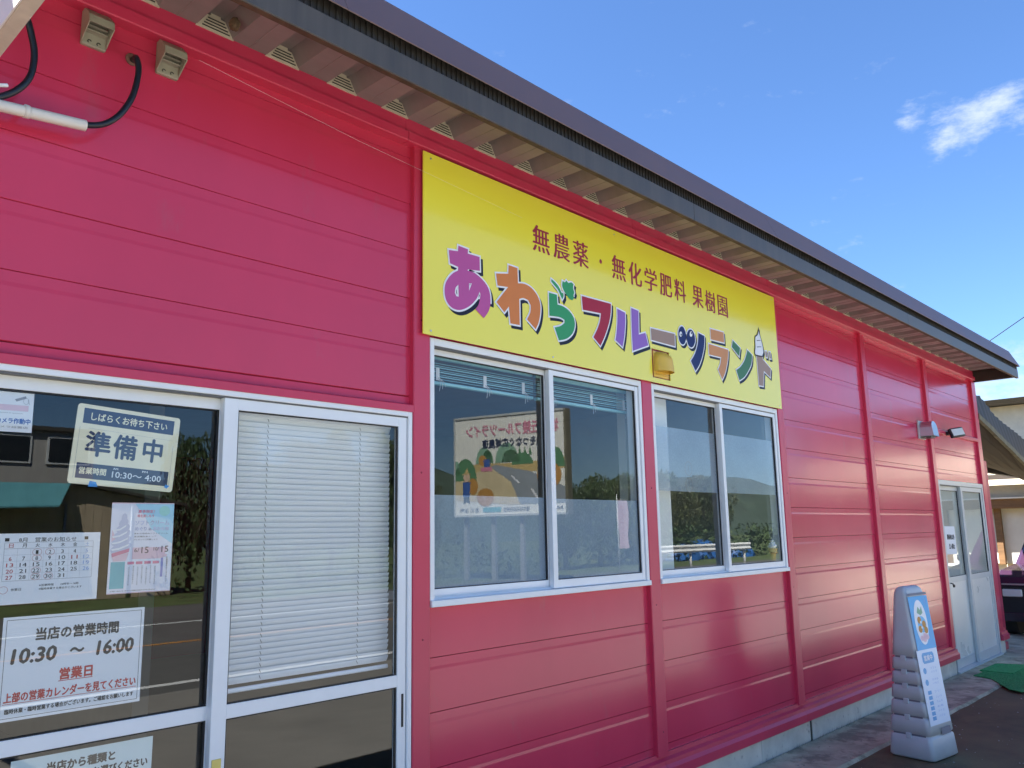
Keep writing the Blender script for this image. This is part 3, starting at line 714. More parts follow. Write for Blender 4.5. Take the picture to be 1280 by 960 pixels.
# door fittings
b = MB(); b.box(1.478, 1.512, 0.0085, 0.0125, 0.70, 0.80, bev=0.001); b.tube([(1.495, 0.009, 0.752), (1.495, 0.0065, 0.752)], 0.006, 12, 1)
b.build('lock_plate', [M_brass, M_gasket], dl[0])
b = MB(); b.box(2.305, 2.316, 0.0105, 0.0125, 0.765, 0.895); b.build('finger_pull', M_gasket, dl[0])
b = MB(); b.tube([(9.79, 0.03, 0.93), (9.79, -0.005, 0.93), (9.83, -0.008, 0.925), (9.85, -0.005, 0.90)], 0.006, 8); b.box(9.845, 9.875, -0.016, 0.0, 0.885, 0.915, bev=0.003)
tag(b.build('padlock', M_gasket, loc=(9.83, 0, 0.9)), 'small black padlock hanging on the edge of the grey sliding door', 'padlock')

# ================================================================ YELLOW SIGN
sg = thing('sign_board', 'long yellow sign board with big multicoloured Japanese letters above the windows', 'sign', (4.2, -0.02, 2.44))
V, F = poly_geo([[(2.394, 2.440), (6.004, 2.440), (6.004, 3.326), (2.394, 3.326)], [(4.245, 2.470), (4.445, 2.470), (4.445, 2.652), (4.245, 2.652)]], extrude=0.003)
b = MB(); b.mesh([(v[0], -0.0170 + v[2], v[1]) for v in V], F); b.build('sign_panel', M_yel, sg)
b = MB(); b.box(2.45, 5.95, -0.0135, 0.0295, 3.22, 3.25); b.box(2.45, 5.95, -0.0135, 0.0295, 2.67, 2.70); b.build('mounting_rail', M_aludark, sg)
b = MB(); b.box(4.20, 4.50, -0.010, -0.002, 2.45, 2.67); b.build('cutout_backing', M_reddark, sg)
LOGO = {
 'hiragana_a': ('pink', [[(2.613,2.91),(2.678,2.907),(2.676,2.885),(2.757,2.887),(2.758,2.815),(2.676,2.804),(2.674,2.798),(2.72,2.797),(2.775,2.774),(2.815,2.74),(2.829,2.695),(2.826,2.647),(2.807,2.609),(2.78,2.579),(2.723,2.614),(2.743,2.638),(2.754,2.669),(2.758,2.696),(2.753,2.707),(2.734,2.67),(2.694,2.629),(2.647,2.6),(2.605,2.588),(2.564,2.594),(2.534,2.62),(2.523,2.657),(2.527,2.698),(2.55,2.737),(2.58,2.766),(2.61,2.784),(2.611,2.802),(2.558,2.808),(2.55,2.873),(2.61,2.881)],[(2.611,2.713),(2.613,2.655),(2.598,2.655),(2.589,2.67),(2.594,2.695)],[(2.683,2.735),(2.701,2.739),(2.683,2.7)]]),
 'hiragana_wa': ('orange', [[(2.964,2.893),(3.032,2.892),(3.034,2.811),(3.084,2.818),(3.138,2.807),(3.183,2.775),(3.205,2.732),(3.203,2.68),(3.187,2.627),(3.163,2.588),(3.096,2.63),(3.123,2.672),(3.128,2.71),(3.108,2.735),(3.072,2.739),(3.041,2.728),(3.041,2.589),(2.97,2.586),(2.961,2.672),(2.928,2.636),(2.871,2.679),(2.957,2.774),(2.881,2.766),(2.871,2.828),(2.961,2.846)]]),
 'hiragana_ra': ('green', [[(3.277,2.811),(3.344,2.812),(3.348,2.758),(3.397,2.756),(3.447,2.74),(3.485,2.707),(3.492,2.663),(3.467,2.614),(3.414,2.577),(3.35,2.558),(3.317,2.625),(3.366,2.641),(3.401,2.664),(3.402,2.681),(3.368,2.689),(3.318,2.686),(3.276,2.681)],[(3.301,2.891),(3.33,2.881),(3.363,2.86),(3.383,2.833),(3.4,2.831),(3.401,2.814),(3.388,2.794),(3.374,2.814),(3.354,2.841),(3.325,2.86),(3.299,2.877)],[(3.396,2.901),(3.416,2.897),(3.429,2.911),(3.446,2.9),(3.473,2.909),(3.492,2.901),(3.487,2.88),(3.497,2.856),(3.489,2.837),(3.493,2.822),(3.477,2.806),(3.451,2.809),(3.426,2.827),(3.405,2.846),(3.391,2.872)]]),
 'katakana_fu': ('red', [[(3.561,2.849),(3.836,2.856),(3.833,2.806),(3.814,2.743),(3.781,2.677),(3.749,2.625),(3.719,2.585),(3.656,2.626),(3.696,2.681),(3.723,2.732),(3.735,2.779),(3.568,2.769)]]),
 'katakana_ru': ('violet', [[(3.897,2.838),(3.977,2.828),(3.975,2.771),(3.959,2.682),(3.936,2.612),(3.867,2.643),(3.882,2.694),(3.895,2.769)],[(4.042,2.87),(4.118,2.865),(4.111,2.716),(4.182,2.738),(4.209,2.663),(4.04,2.603),(4.038,2.72)]]),
 'long_vowel_bar': ('taupe', [[(4.245,2.778),(4.518,2.786),(4.515,2.704),(4.245,2.704)]]),
 'katakana_tsu': ('navy', [[(4.656,2.801),(4.655,2.782),(4.649,2.763),(4.639,2.748),(4.626,2.736),(4.612,2.731),(4.597,2.731),(4.584,2.737),(4.573,2.748),(4.565,2.764),(4.562,2.782),(4.563,2.801),(4.569,2.819),(4.579,2.835),(4.592,2.846),(4.606,2.852),(4.621,2.853),(4.634,2.847),(4.645,2.835),(4.653,2.82)],[(4.769,2.799),(4.768,2.78),(4.761,2.762),(4.749,2.746),(4.735,2.734),(4.718,2.728),(4.702,2.728),(4.686,2.733),(4.674,2.744),(4.666,2.76),(4.663,2.778),(4.664,2.797),(4.671,2.815),(4.682,2.831),(4.697,2.843),(4.713,2.849),(4.73,2.85),(4.745,2.844),(4.758,2.833),(4.766,2.818)],[(4.816,2.843),(4.893,2.834),(4.886,2.771),(4.851,2.69),(4.805,2.622),(4.752,2.573),(4.699,2.634),(4.755,2.689),(4.793,2.75),(4.809,2.8)]]),
 'berry_eye': ('white', [[(4.607,2.8),(4.606,2.794),(4.603,2.789),(4.599,2.784),(4.593,2.78),(4.588,2.779),(4.583,2.779),(4.578,2.781),(4.575,2.784),(4.573,2.789),(4.573,2.794),(4.574,2.8),(4.577,2.806),(4.581,2.81),(4.586,2.814),(4.592,2.815),(4.597,2.815),(4.601,2.814),(4.605,2.81),(4.607,2.805)],[(4.737,2.821),(4.735,2.815),(4.732,2.809),(4.728,2.804),(4.722,2.801),(4.717,2.799),(4.711,2.799),(4.707,2.801),(4.703,2.804),(4.701,2.809),(4.701,2.815),(4.702,2.821),(4.706,2.827),(4.71,2.832),(4.715,2.836),(4.721,2.838),(4.726,2.838),(4.731,2.836),(4.734,2.832),(4.736,2.827)]]),
 'berry_pupil': ('navy', [[(4.601,2.795),(4.6,2.792),(4.599,2.79),(4.597,2.788),(4.595,2.786),(4.592,2.785),(4.59,2.785),(4.588,2.786),(4.587,2.788),(4.586,2.79),(4.586,2.792),(4.586,2.795),(4.588,2.797),(4.589,2.799),(4.592,2.801),(4.594,2.802),(4.596,2.802),(4.598,2.801),(4.6,2.799),(4.6,2.797)],[(4.732,2.827),(4.732,2.825),(4.73,2.823),(4.728,2.821),(4.726,2.819),(4.724,2.818),(4.721,2.818),(4.719,2.819),(4.718,2.82),(4.717,2.822),(4.717,2.825),(4.718,2.827),(4.719,2.829),(4.721,2.831),(4.723,2.833),(4.725,2.834),(4.728,2.834),(4.73,2.833),(4.731,2.831),(4.732,2.83)]]),
 'katakana_ra': ('tan', [[(4.98,2.899),(5.162,2.903),(5.161,2.829),(4.978,2.824)],[(4.943,2.788),(5.212,2.785),(5.199,2.718),(5.169,2.65),(5.142,2.604),(5.102,2.56),(5.053,2.624),(5.088,2.667),(5.105,2.716),(4.943,2.713)]]),
 'katakana_n': ('dgreen', [[(5.289,2.866),(5.391,2.826),(5.367,2.76),(5.268,2.815)],[(5.499,2.828),(5.569,2.801),(5.547,2.73),(5.492,2.671),(5.425,2.618),(5.349,2.583),(5.312,2.654),(5.375,2.685),(5.441,2.738),(5.478,2.788)]]),
 'katakana_do': ('taupe', [[(5.641,2.811),(5.731,2.813),(5.736,2.79),(5.858,2.734),(5.839,2.666),(5.739,2.703),(5.716,2.585),(5.646,2.582)],[(5.784,2.861),(5.812,2.863),(5.813,2.817),(5.789,2.817)],[(5.845,2.864),(5.87,2.866),(5.876,2.816),(5.849,2.814)]]),
 'soft_cream_swirl': ('cream', [[(5.7,3.008),(5.706,2.982),(5.721,2.954),(5.742,2.903),(5.749,2.873),(5.753,2.851),(5.729,2.816),(5.675,2.812),(5.62,2.812),(5.615,2.83),(5.629,2.87),(5.631,2.909),(5.64,2.948),(5.678,2.97)]]),
}

for name, (colr, polys) in LOGO.items():
    P = [smooth_poly(p) for p in polys] if name not in ('long_vowel_bar',) else polys
    b = MB(); small = name in ('berry_eye', 'berry_pupil', 'soft_cream_swirl')
    top = {'berry_eye': 0.0042, 'berry_pupil': 0.0050, 'soft_cream_swirl': 0.0040}.get(name, 0.0030)
    if name not in ('berry_eye', 'berry_pupil'):
        V, F = poly_geo(P, 0.0080); b.mesh([(v[0] + 0.016, -0.0200 - 0.0010, v[1] - 0.015) for v in V], F, 2)
        V, F = poly_geo(P, 0.0085); b.mesh([(v[0], -0.0200 - top + 0.0010, v[1]) for v in V], F, 1)
    V, F = poly_geo(P, -0.0005); b.mesh([(v[0], -0.0200 - top, v[1]) for v in V], F, 0)
    if name == 'soft_cream_swirl':
        xs0 = min(p[0] for p in P[0]); xs1 = max(p[0] for p in P[0]); zs0 = min(p[1] for p in P[0]); zs1 = max(p[1] for p in P[0])
        for f in (0.30, 0.55):
            zc = zs0 + (zs1 - zs0) * f; xa, xb = xs0 + (xs1 - xs0) * (0.22 + f * 0.12), xs0 + (xs1 - xs0) * (0.80 - f * 0.12)
            b.mesh([(xa, -0.0252, zc), (xb, -0.0252, zc + 0.012), (xb, -0.0252, zc + 0.016), (xa, -0.0252, zc + 0.005)], [(0, 1, 2, 3)], 1)
    b.nonormal = True
    mats = [M_l[colr], M_l['white'] if name != 'soft_cream_swirl' else M_l['shadow'], M_l['shadow']]
    o = b.build(name, mats, sg)
kan = [('無', 3.227), ('農', 3.398), ('薬', 3.567), ('・', 3.754), ('無', 3.933), ('化', 4.105), ('学', 4.275), ('肥', 4.447), ('料', 4.617), ('果', 4.839), ('樹', 5.005), ('園', 5.176)]
for ch, x in kan:
    b = MB()
    if ch == '・':
        b.mesh([(x + 0.012 * math.cos(a * R(20)), -0.0212, 3.096 + 0.014 * math.sin(a * R(20))) for a in range(18)], [tuple(range(18))])
        b.nonormal = True
    else:
        put_text(b, ch, x, 3.096, 0.135, 0.148, lambda u, w, d: (u, -0.0204 - d, w), bold=0.0030, hz=True)
    b.build('kanji_letter', M_inkm, sg)
for xx, zz in ((2.44, 3.30), (3.9, 3.30), (5.96, 3.30), (2.44, 2.46), (5.96, 2.46), (3.3, 2.46)):
    b = MB(); b.lathe([(0.005, 0), (0.004, 0.002)], n=10)
    b.v = [(xx + v[0], -0.0202 - v[2], zz + v[1]) for v in b.v]; b.build('screw', M_steel, sg)

# ================================================================ HOODS, LAMP, CABLES
def beige_hood(x, label):
    t = thing('vent_hood', label, 'vent hood', (x, 0.0, 3.218), group='beige vent hoods under the eave')
    b = MB(); b.box(x - 0.041, x + 0.041, 0.012, 0.031, 3.218, 3.345, bev=0.004)
    for sx in (-0.016, 0.014): b.tube([(x + sx + 0.006 * math.cos(a), 0.0105, 3.232 + 0.006 * math.sin(a)) for a in (0.3, 1.2, 2.2, 3.2, 4.1)], 0.0018, 6, 1)
    b.build('back_plate', [M_hood, M_ventd], t)
    b = MB(); P = [(0.012, 3.344), (-0.004, 3.340), (-0.046, 3.300), (-0.052, 3.270), (-0.049, 3.270), (-0.043, 3.299), (-0.002, 3.336), (0.012, 3.339)]
    b.prism(P, x - 0.040, x + 0.040, axis=0)
    for s in (-1, 1):
        xa = x + s * 0.040
        b.prism([(0.012, 3.344), (-0.004, 3.340), (-0.046, 3.300), (-0.052, 3.270), (-0.02, 3.250), (0.012, 3.228)], xa - 0.0015, xa + 0.0015, axis=0)
    b.build('hood_cover', M_hood, t)
    b = MB()
    for q in range(3): b.box(x - 0.036, x + 0.036, -0.010 + q * 0.002, 0.012, 3.262 + q * 0.018, 3.266 + q * 0.018)
    b.build('louvre', M_hood, t)
beige_hood(0.931, 'beige vent hood nearest the white canopy bar under the eave')
beige_hood(1.190, 'beige vent hood between the black hose hole and the yellow sign')

def round_hood(name, label, cat, x, z, w, h, d, m, plate_m, y0=0.0):
    t = thing(name, label, cat, (x, y0, z))
    b = MB(); n, k = 14, 12; V, F = [], []
    for j in range(k + 1):
        v = j / k
        for i in range(n + 1):
            a = math.pi * i / n
            s = min(1, v * 2.2); prof = math.sin(math.acos(1 - s)) if s < 1 else 1.0
            V.append((x + w / 2 * math.cos(a) * (0.25 + 0.75 * prof), y0 - d * (prof * 0.8 + 0.2 * v) * (math.sin(a) ** 0.55), z + h - v * h * 0.80 - (0.0)))
    for j in range(k):
        for i in range(n): F.append((j * (n + 1) + i, j * (n + 1) + i + 1, (j + 1) * (n + 1) + i + 1, (j + 1) * (n + 1) + i))
    F.append(tuple(range(n + 1)))
    b.mesh(V, F, 0, True); b.mesh([(q[0] , q[1] * 0.96, q[2] - 0.001) for q in V], F, 0, True); b.build('hood_cover', m, t)
    b = MB(); b.box(x - w / 2, x + w / 2, y0 - 0.012, y0 + 0.004, z, z + h * 0.98, bev=0.003)
    for q in range(3): b.box(x - w * 0.42, x + w * 0.42, y0 - 0.022, y0 - 0.012, z + 0.015 + q * 0.018, z + 0.019 + q * 0.018, 0)
    b.build('back_plate', plate_m, t); return t
round_hood('vent_hood', 'ochre yellow round-topped vent hood poking through the yellow sign', 'vent hood', 4.352, 2.478, 0.165, 0.168, 0.085, M_hoody, M_hoody, -0.004)
# stainless square hood
t = thing('vent_hood', 'grey stainless steel vent hood with arched front on the right part of the wall', 'vent hood', (9.41, 0.02, 2.46))
b = MB(); n = 10
arch = [(9.32, 2.470)] + [(9.41 - 0.09 * math.cos(math.pi * i / n), 2.565 + 0.065 * math.sin(math.pi * i / n)) for i in range(n + 1)] + [(9.50, 2.470)]
V = [(p[0], 0.03, p[1]) for p in arch] + [(p[0], -0.125 + 0.02 * (p[1] - 2.47) / .16, p[1]) for p in arch]; q = len(arch)
b.mesh(V, [(i, i + 1, i + 1 + q, i + q) for i in range(q - 1)] + [tuple(range(q, 2 * q))], 0); b.build('hood_cover', M_steel, t)
b = MB(); b.box(9.312, 9.508, 0.012, 0.030, 2.445, 2.640, bev=0.003); b.build('back_plate', M_alug, t)
b = MB(); b.box(9.335, 9.485, -0.09, -0.085, 2.452, 2.490); b.box(9.335, 9.485, -0.085, 0.012, 2.452, 2.455); b.build('grille', M_aludark, t)
# flood lamp
t = thing('flood_lamp', 'small black flood lamp with pale lens beside the grey vent hood', 'lamp', (10.22, 0.0, 2.56))
b = MB(); b.box(10.19, 10.25, -0.03, 0.0, 2.545, 2.585, bev=0.004); b.tube([(10.22, -0.02, 2.57), (10.24, -0.07, 2.575)], 0.012, 8); b.build('bracket', M_gasket, t)
def rot(P, c, ax, an):
    Mx = Matrix.Rotation(an, 4, ax); return [tuple(Mx @ (Vector(p) - Vector(c)) + Vector(c)) for p in P]
b = MB(); b.box(10.16, 10.36, -0.115, -0.075, 2.515, 2.625, bev=0.008); b.v = rot(rot(b.v, (10.26, -.09, 2.57), 'Z', R(-28)), (10.26, -.09, 2.57), 'X', R(-18)); b.build('lamp_body', M_gasket, t)
b = MB(); b.box(10.175, 10.345, -0.121, -0.1155, 2.530, 2.610, bev=0.002); b.v = rot(rot(b.v, (10.26, -.09, 2.57), 'Z', R(-28)), (10.26, -.09, 2.57), 'X', R(-18)); b.build('lens', M_lens, t)

def bez(P, n=6):
    out = []; P = [Vector(p) for p in P]
    for i in range(len(P) - 1):
        p0, p1, p2, p3 = P[max(i - 1, 0)], P[i], P[i + 1], P[min(i + 2, len(P) - 1)]
        for k in range(n):
            t_ = k / n; out.append(0.5 * ((2 * p1) + (p2 - p0) * t_ + (2 * p0 - 5 * p1 + 4 * p2 - p3) * t_ * t_ + (3 * p1 - p0 - 3 * p2 + p3) * t_ ** 3))
    return out + [P[-1]]
b = MB(); b.tube(bez([(1.068, 0.05, 3.235), (1.064, 0.005, 3.228), (1.054, -0.042, 3.205), (1.061, -0.05, 3.153), (1.047, -0.05, 3.057), (1.009, -0.05, 2.973), (0.96, -0.05, 2.920), (0.904, -0.05, 2.896), (0.85, -0.046, 2.889)]), 0.0105, 12)
tag(b.build('black_hose', M_black, loc=(1.0, -0.05, 3.0)), 'black hose curving from a wall hole down into the right end of the white conduit', 'hose', 'black hoses at the white conduit')
b = MB(); b.lathe([(0.024, 0), (0.022, 0.004), (0.012, 0.006)], n=14); b.v = [(1.066 + v[0], 0.028 - v[2], 3.236 + v[1]) for v in b.v]
tag(b.build('hole_putty', mat('putty', (0.20, 0.10, 0.08), 0.9, var=0.3, vscale=40), loc=(1.066, 0.03, 3.236)), 'dark putty sealing round the hole where the black hose enters the wall', 'putty')
b = MB(); b.tube(bez([(0.66, 0.02, 3.30), (0.700, -0.045, 3.205), (0.725, -0.05, 3.130), (0.736, -0.05, 3.071), (0.730, -0.05, 2.999), (0.699, -0.05, 2.940), (0.645, -0.05, 2.892), (0.56, -0.052, 2.85)]), 0.0105, 12)
tag(b.build('black_hose', M_black, loc=(0.73, -0.05, 3.0)), 'black hose hanging in a loop beside the white canopy bar at the top left', 'hose', 'black hoses at the white conduit')
t = thing('conduit_pipe', 'white plastic conduit pipe clipped to the wall with black hose in its end', 'pipe', (0.7, -0.03, 2.89))
b = MB(); b.tube([(0.30, -0.046, 2.835), (0.905, -0.046, 2.895)], 0.0185, 16, caps=False); b.tube([(0.905, -0.046, 2.895), (0.30, -0.046, 2.835)], 0.016, 16, caps=False); b.build('pipe', M_pvc, t)
b = MB(); b.tube([(0.722, -0.046, 2.877), (0.738, -0.046, 2.8785)], 0.0205, 16); b.box(0.723, 0.737, -0.046, 0.03, 2.896, 2.902); b.build('pipe_clip', M_pvc, t)
b = MB(); b.tube(bez([(0.59, -0.03, 2.92), (0.65, -0.066, 2.928), (0.665, -0.068, 2.933)], 4), 0.006, 8)
tag(b.build('plug', M_paper, loc=(0.63, -0.06, 2.92)), 'short white plug end lying against the looped black hose at the far left', 'plug')
b = MB(); b.tube([(1.16, -0.30, 3.133), (1.9, -0.19, 3.140), (3.05, -0.045, 3.165)], 0.0004, 4)
tag(b.build('spider_thread', mat('thread', (0.85, 0.8, 0.8), 0.4), loc=(1.16, -.3, 3.13)), 'fine pale spider thread running across the pink wall to the yellow sign', 'thread')

# white canopy bar in the top left corner
t = thing('canopy_frame', 'white square canopy bar crossing the top left corner in front of the eave', 'canopy frame', (0.48, -1.4, 2.70))
b = MB(); b.box(0.467, 0.502, -4.2, -0.25, 2.700, 2.712, bev=0.002); b.build('shaded_underside', mat('shaded_beige', (0.62, 0.56, 0.46), 0.6, var=0.12, vscale=20, spots=[((0.3, 0.27, 0.2), 30, 0.62, 0.6)]), t)  # shade on the bar's underside put into a separate beige
b = MB(); b.box(0.463, 0.467, -4.2, -0.25, 2.7005, 2.80); b.box(0.467, 0.502, -4.2, -0.25, 2.7125, 2.80); b.build('bar', M_white, t)
b = MB(); b.box(0.47, 0.50, -4.2, -4.15, 0.0, 2.70); b.build('post', M_white, t)

# ================================================================ BLINDS
bl = thing('window_blind', 'white venetian blind lowered behind the right leaf of the entrance door', 'blind', (1.94, 0.10, 2.03))
b = MB(); b.box(1.535, 2.302, 0.088, 0.112, 2.005, 2.030, bev=0.003); b.build('head_rail', M_blind, bl)
sl0 = None; N = 46; zt, zb = 1.992, 1.012; pitch = (zt - zb) / N
for i in range(N):
    if sl0 is None:
        b = MB(); pr = []
        for q in range(5):
            u = -1 + q / 2; pr.append((0.1 + u * 0.0060 + 0.0025 * (1 - u * u) * 1.0, -u * -0.0125))
        pr = [(0.1 - u * 0.0060 - 0.0022 * (1 - u * u), u * 0.0128) for u in (-1, -.5, 0, .5, 1)]
        pr2 = [(y_ + 0.0005, z_) for y_, z_ in pr][::-1]
        b.prism(pr + pr2, 1.537, 2.300, axis=0, sm=False); sl0 = b.build('slat', M_blind); o = sl0
    else:
        o = sl0.copy(); COL.objects.link(o)
    o.parent = bl; o.location = (-1.94 + random.uniform(-0.001, 0.001), -0.10, -2.03 + zt - i * pitch)
    o.rotation_euler = (0, R(random.uniform(-0.04, 0.04)), 0)
b = MB(); b.box(1.537, 2.300, 0.092, 0.108, 0.992, 1.008, bev=0.003); b.build('bottom_rail', M_blind, bl)
for x in (1.695, 2.135):
    b = MB()
    for i in range(N): b.tube([(x - 0.002, 0.0905, zt - i * pitch + 0.008), (x + 0.003, 0.0895, zt - i * pitch - 0.004)], 0.0011, 4)
    b.build('ladder_cord', M_cord, bl)
def teal_blind(xa, xb, label):
    t = thing('window_blind', label, 'blind', ((xa + xb) / 2, 0.14, 2.40))
    b = MB(); b.box(xa, xb, 0.125, 0.150, 2.375, 2.400, bev=0.003); b.build('head_rail', M_blindt, t)
    s0 = None
    for i in range(11):
        z = 2.352 - i * 0.0072
        if s0 is None:
            b = MB(); b.box(xa + 0.002, xb - 0.002, 0.124, 0.150, -0.0011, 0.0011); b.v = [(v[0], v[1], v[2] + (v[1] - .137) * 0.25) for v in b.v]
            s0 = b.build('slat', M_blindt); o = s0
        else: o = s0.copy(); COL.objects.link(o)
        o.parent = t; o.location = (-(xa + xb) / 2, -0.14, z - 2.40 + (0.004 if i % 3 == 0 else 0)); o.rotation_euler = (R(random.uniform(-3, 3)) * 0, 0, 0)
    b = MB(); b.box(xa, xb, 0.123, 0.151, 2.250, 2.266, bev=0.003); b.build('bottom_rail', M_blindt, t)
    for f in (0.12, 0.52, 0.88):
        x = xa + (xb - xa) * f; b = MB(); b.box(x, x + 0.022, 0.1195, 0.1215, 2.27, 2.33)
        for q in range(3): b.tube(bez([(x + 0.01, 0.121, 2.29), (x + 0.02 + q * 0.012, 0.112, 2.26), (x + 0.012 + q * 0.02, 0.110, 2.215 + q * 0.012)], 4), 0.0013, 4)
        b.build('gathered_cord', M_cordw, t)
teal_blind(2.50, 3.30, 'pale teal venetian blind pulled up behind the left pane of the first window')
teal_blind(3.33, 4.22, 'pale teal venetian blind pulled up behind the right pane of the first window')

# ice cream cone ornament low on window 2
t = thing('ice_cream_ornament', 'white soft serve ice cream cone ornament behind the right pane of the second window', 'ornament', (5.862, 0.068, 1.303))
b = MB(); b.lathe([(0.015, 0), (0.021, 0.055), (0.032, 0.058), (0.034, 0.066), (0.030, 0.068), (0.034, 0.092), (0.035, 0.094)], (5.862, 0.068, 1.303), 18); b.build('cone', mat('wafer', (0.62, 0.36, 0.14), 0.6, var=0.15, vscale=60), t)
b = MB(); V, F = [], []; turns, n, k = 3.2, 90, 8
for i in range(n + 1):
    f = i / n; a = f * turns * 2 * math.pi; rr = 0.025 * (1 - f) ** 0.8; tr = 0.0150 * (1 - f * 0.75)
    c = Vector((5.862 + rr * math.cos(a), 0.068 + rr * math.sin(a), 1.401 + f * 0.062))
    for q in range(k):
        g = 2 * math.pi * q / k; V.append(tuple(c + Vector((math.cos(a) * math.cos(g), math.sin(a) * math.cos(g), math.sin(g))) * tr))
for i in range(n):
    for q in range(k): F.append((i * k + q, i * k + (q + 1) % k, (i + 1) * k + (q + 1) % k, (i + 1) * k + q))
b.mesh(V, F, 0, True); b.lathe([(0.004, 0), (0.0005, 0.022)], (5.862, 0.068, 1.459), 8); b.lathe([(0.024, 0), (0.02, 0.04)], (5.862, 0.068, 1.395), 12); b.build('cream_swirl', mat('soft_cream', (0.93, 0.93, 0.90), 0.4, var=0.01), t)
b = MB(); b.lathe([(0.028, 0), (0.028, 0.006)], (5.862, 0.068, 1.299), 18); b.build('base', M_gasket, t)
b = MB(); b.box(4.70, 5.98, 0.145, 0.30, 1.255, 1.290); b.box(2.46, 4.14, 0.145, 0.30, 1.255, 1.290)
b.v[:] = b.v; b.build('window_board', M_innerw, shop)
b = MB(); b.box(5.80, 5.93, 0.046, 0.098, 1.262, 1.2985); b.build('sill_shim', M_innerw, shop)
# round washroom stickers in window 2
for i, z in enumerate((1.935, 1.83)):
    b = MB(); n = 20
    b.mesh([(4.735 + 0.045 * math.cos(2 * math.pi * q / n), 0.0612, z + 0.048 * math.sin(2 * math.pi * q / n)) for q in range(n)] + [(4.735 + 0.040 * math.cos(2 * math.pi * q / n), 0.0612, z + 0.043 * math.sin(2 * math.pi * q / n)) for q in range(n)],
                     [(q, (q + 1) % n, (q + 1) % n + n, q + n) for q in range(n)])
    b.box(4.733, 4.737, 0.0612, 0.0616, z - 0.02, z + 0.02); b.nonormal = True
    tag(b.build('round_sticker', M_inkg, loc=(4.735, 0.061, z)), ('upper' if i == 0 else 'lower') + ' of the two faint round stickers on the second window', 'sticker')

# ================================================================ NOTICES ON THE DOOR GLASS (behind the panes)
YP = 0.0635
def notice(name, label, cat, cx, cz, w, h, ang, m, y=YP, th=0.001, rad=0.0):
    t = thing(name, label, cat, (cx, y, cz)); a = R(ang)
    fr = lambda u, w_, d: (cx + u * math.cos(a) - w_ * math.sin(a), y - d, cz + u * math.sin(a) + w_ * math.cos(a))
    b = MB(); P = [(-w / 2, -h / 2), (w / 2, -h / 2), (w / 2, h / 2), (-w / 2, h / 2)]
    if rad:
        P = [(sx * (w / 2 - rad) + rad * math.cos(q), sz * (h / 2 - rad) + rad * math.sin(q)) for sx, sz, q0 in ((1, 1, 0), (-1, 1, math.pi / 2), (-1, -1, math.pi), (1, -1, 1.5 * math.pi)) for q in [q0 + math.pi / 6 * k for k in range(4)]]
    n = len(P); V = [fr(p[0], p[1], 0) for p in P] + [fr(p[0], p[1], -th) for p in P]
    b.mesh(V, [tuple(range(n)), tuple(range(n, 2 * n))[::-1]] + [(i, (i + 1) % n, (i + 1) % n + n, i + n) for i in range(n)])
    b.build('sheet', m, t); return t, fr
def rect(u0, u1, w0, w1): return [(u0, w0), (u1, w0), (u1, w1), (u0, w1)]
def prt(t, fr, name, m, items, bold=0.0):
    """items: ('t', text, u, w, width, height[, slant]) | ('r', u0,u1,w0,w1) | ('p', pts) | ('o', u, w, ru, rw, thickness)"""
    b = MB()
    for it in items:
        if it[0] == 't': put_text(b, it[1], it[2], it[3], it[4], it[5], fr, bold=bold, slant=it[6] if len(it) > 6 else 0)
        elif it[0] == 'r': b.mesh([fr(p[0], p[1], it[5] if len(it) > 5 else 0.0005) for p in rect(*it[1:5])], [(0, 1, 2, 3)])
        elif it[0] == 'p': flat(b, it[1], fr, it[2] if len(it) > 2 else 0.0005)
        elif it[0] == 'o':
            n = 24; u, w_, ru, rw, th = it[1:6]
            b.mesh([fr(u + ru * math.cos(2 * math.pi * q / n), w_ + rw * math.sin(2 * math.pi * q / n), 0.0011) for q in range(n)] + [fr(u + (ru - th) * math.cos(2 * math.pi * q / n), w_ + (rw - th) * math.sin(2 * math.pi * q / n), 0.0011) for q in range(n)], [(q, (q + 1) % n, (q + 1) % n + n, q + n) for q in range(n)])
        elif it[0] == 'l':
            (u0, w0), (u1, w1), th = it[1], it[2], it[3]; d = Vector((u1 - u0, w1 - w0)).normalized() * th / 2
            b.mesh([fr(u0 - d.y, w0 + d.x, 0.0007), fr(u0 + d.y, w0 - d.x, 0.0007), fr(u1 + d.y, w1 - d.x, 0.0007), fr(u1 - d.y, w1 + d.x, 0.0007)], [(0, 1, 2, 3)])
    b.nonormal = True
    return b.build(name, m, t)

# "preparing" board
t, fr = notice('opening_board', 'cream framed board reading 準備中 in big navy letters, tilted on the door glass', 'sign', 1.150, 1.847, 0.345, 0.262, -3.8, M_paperc, th=0.004, rad=0.010)
prt(t, fr, 'navy_band', M_navy, [('r', -0.152, 0.152, 0.068, 0.118), ('r', -0.152, 0.152, -0.112, -0.062)])
prt(t, fr, 'top_lettering', M_paperc, [('t', 'しばらくお待ち下さい', 0.0, 0.093, 0.255, 0.026)], bold=0.0006)
prt(t, fr, 'bottom_lettering', M_paperc, [('t', '営業時間', -0.100, -0.086, 0.085, 0.022)], bold=0.0006)
prt(t, fr, 'handwriting', M_paper, [('t', '10:30～ 4:00', 0.045, -0.090, 0.165, 0.020), ('t', 'AM', -0.028, -0.071, 0.016, 0.006), ('t', 'PM', 0.070, -0.071, 0.018, 0.006)], bold=0.0003)
prt(t, fr, 'large_kanji', M_navy, [('t', '準', -0.094, 0.004, 0.078, 0.080), ('t', '備', -0.006, 0.004, 0.076, 0.080), ('t', '中', 0.088, 0.004, 0.064, 0.078)], bold=0.0022)
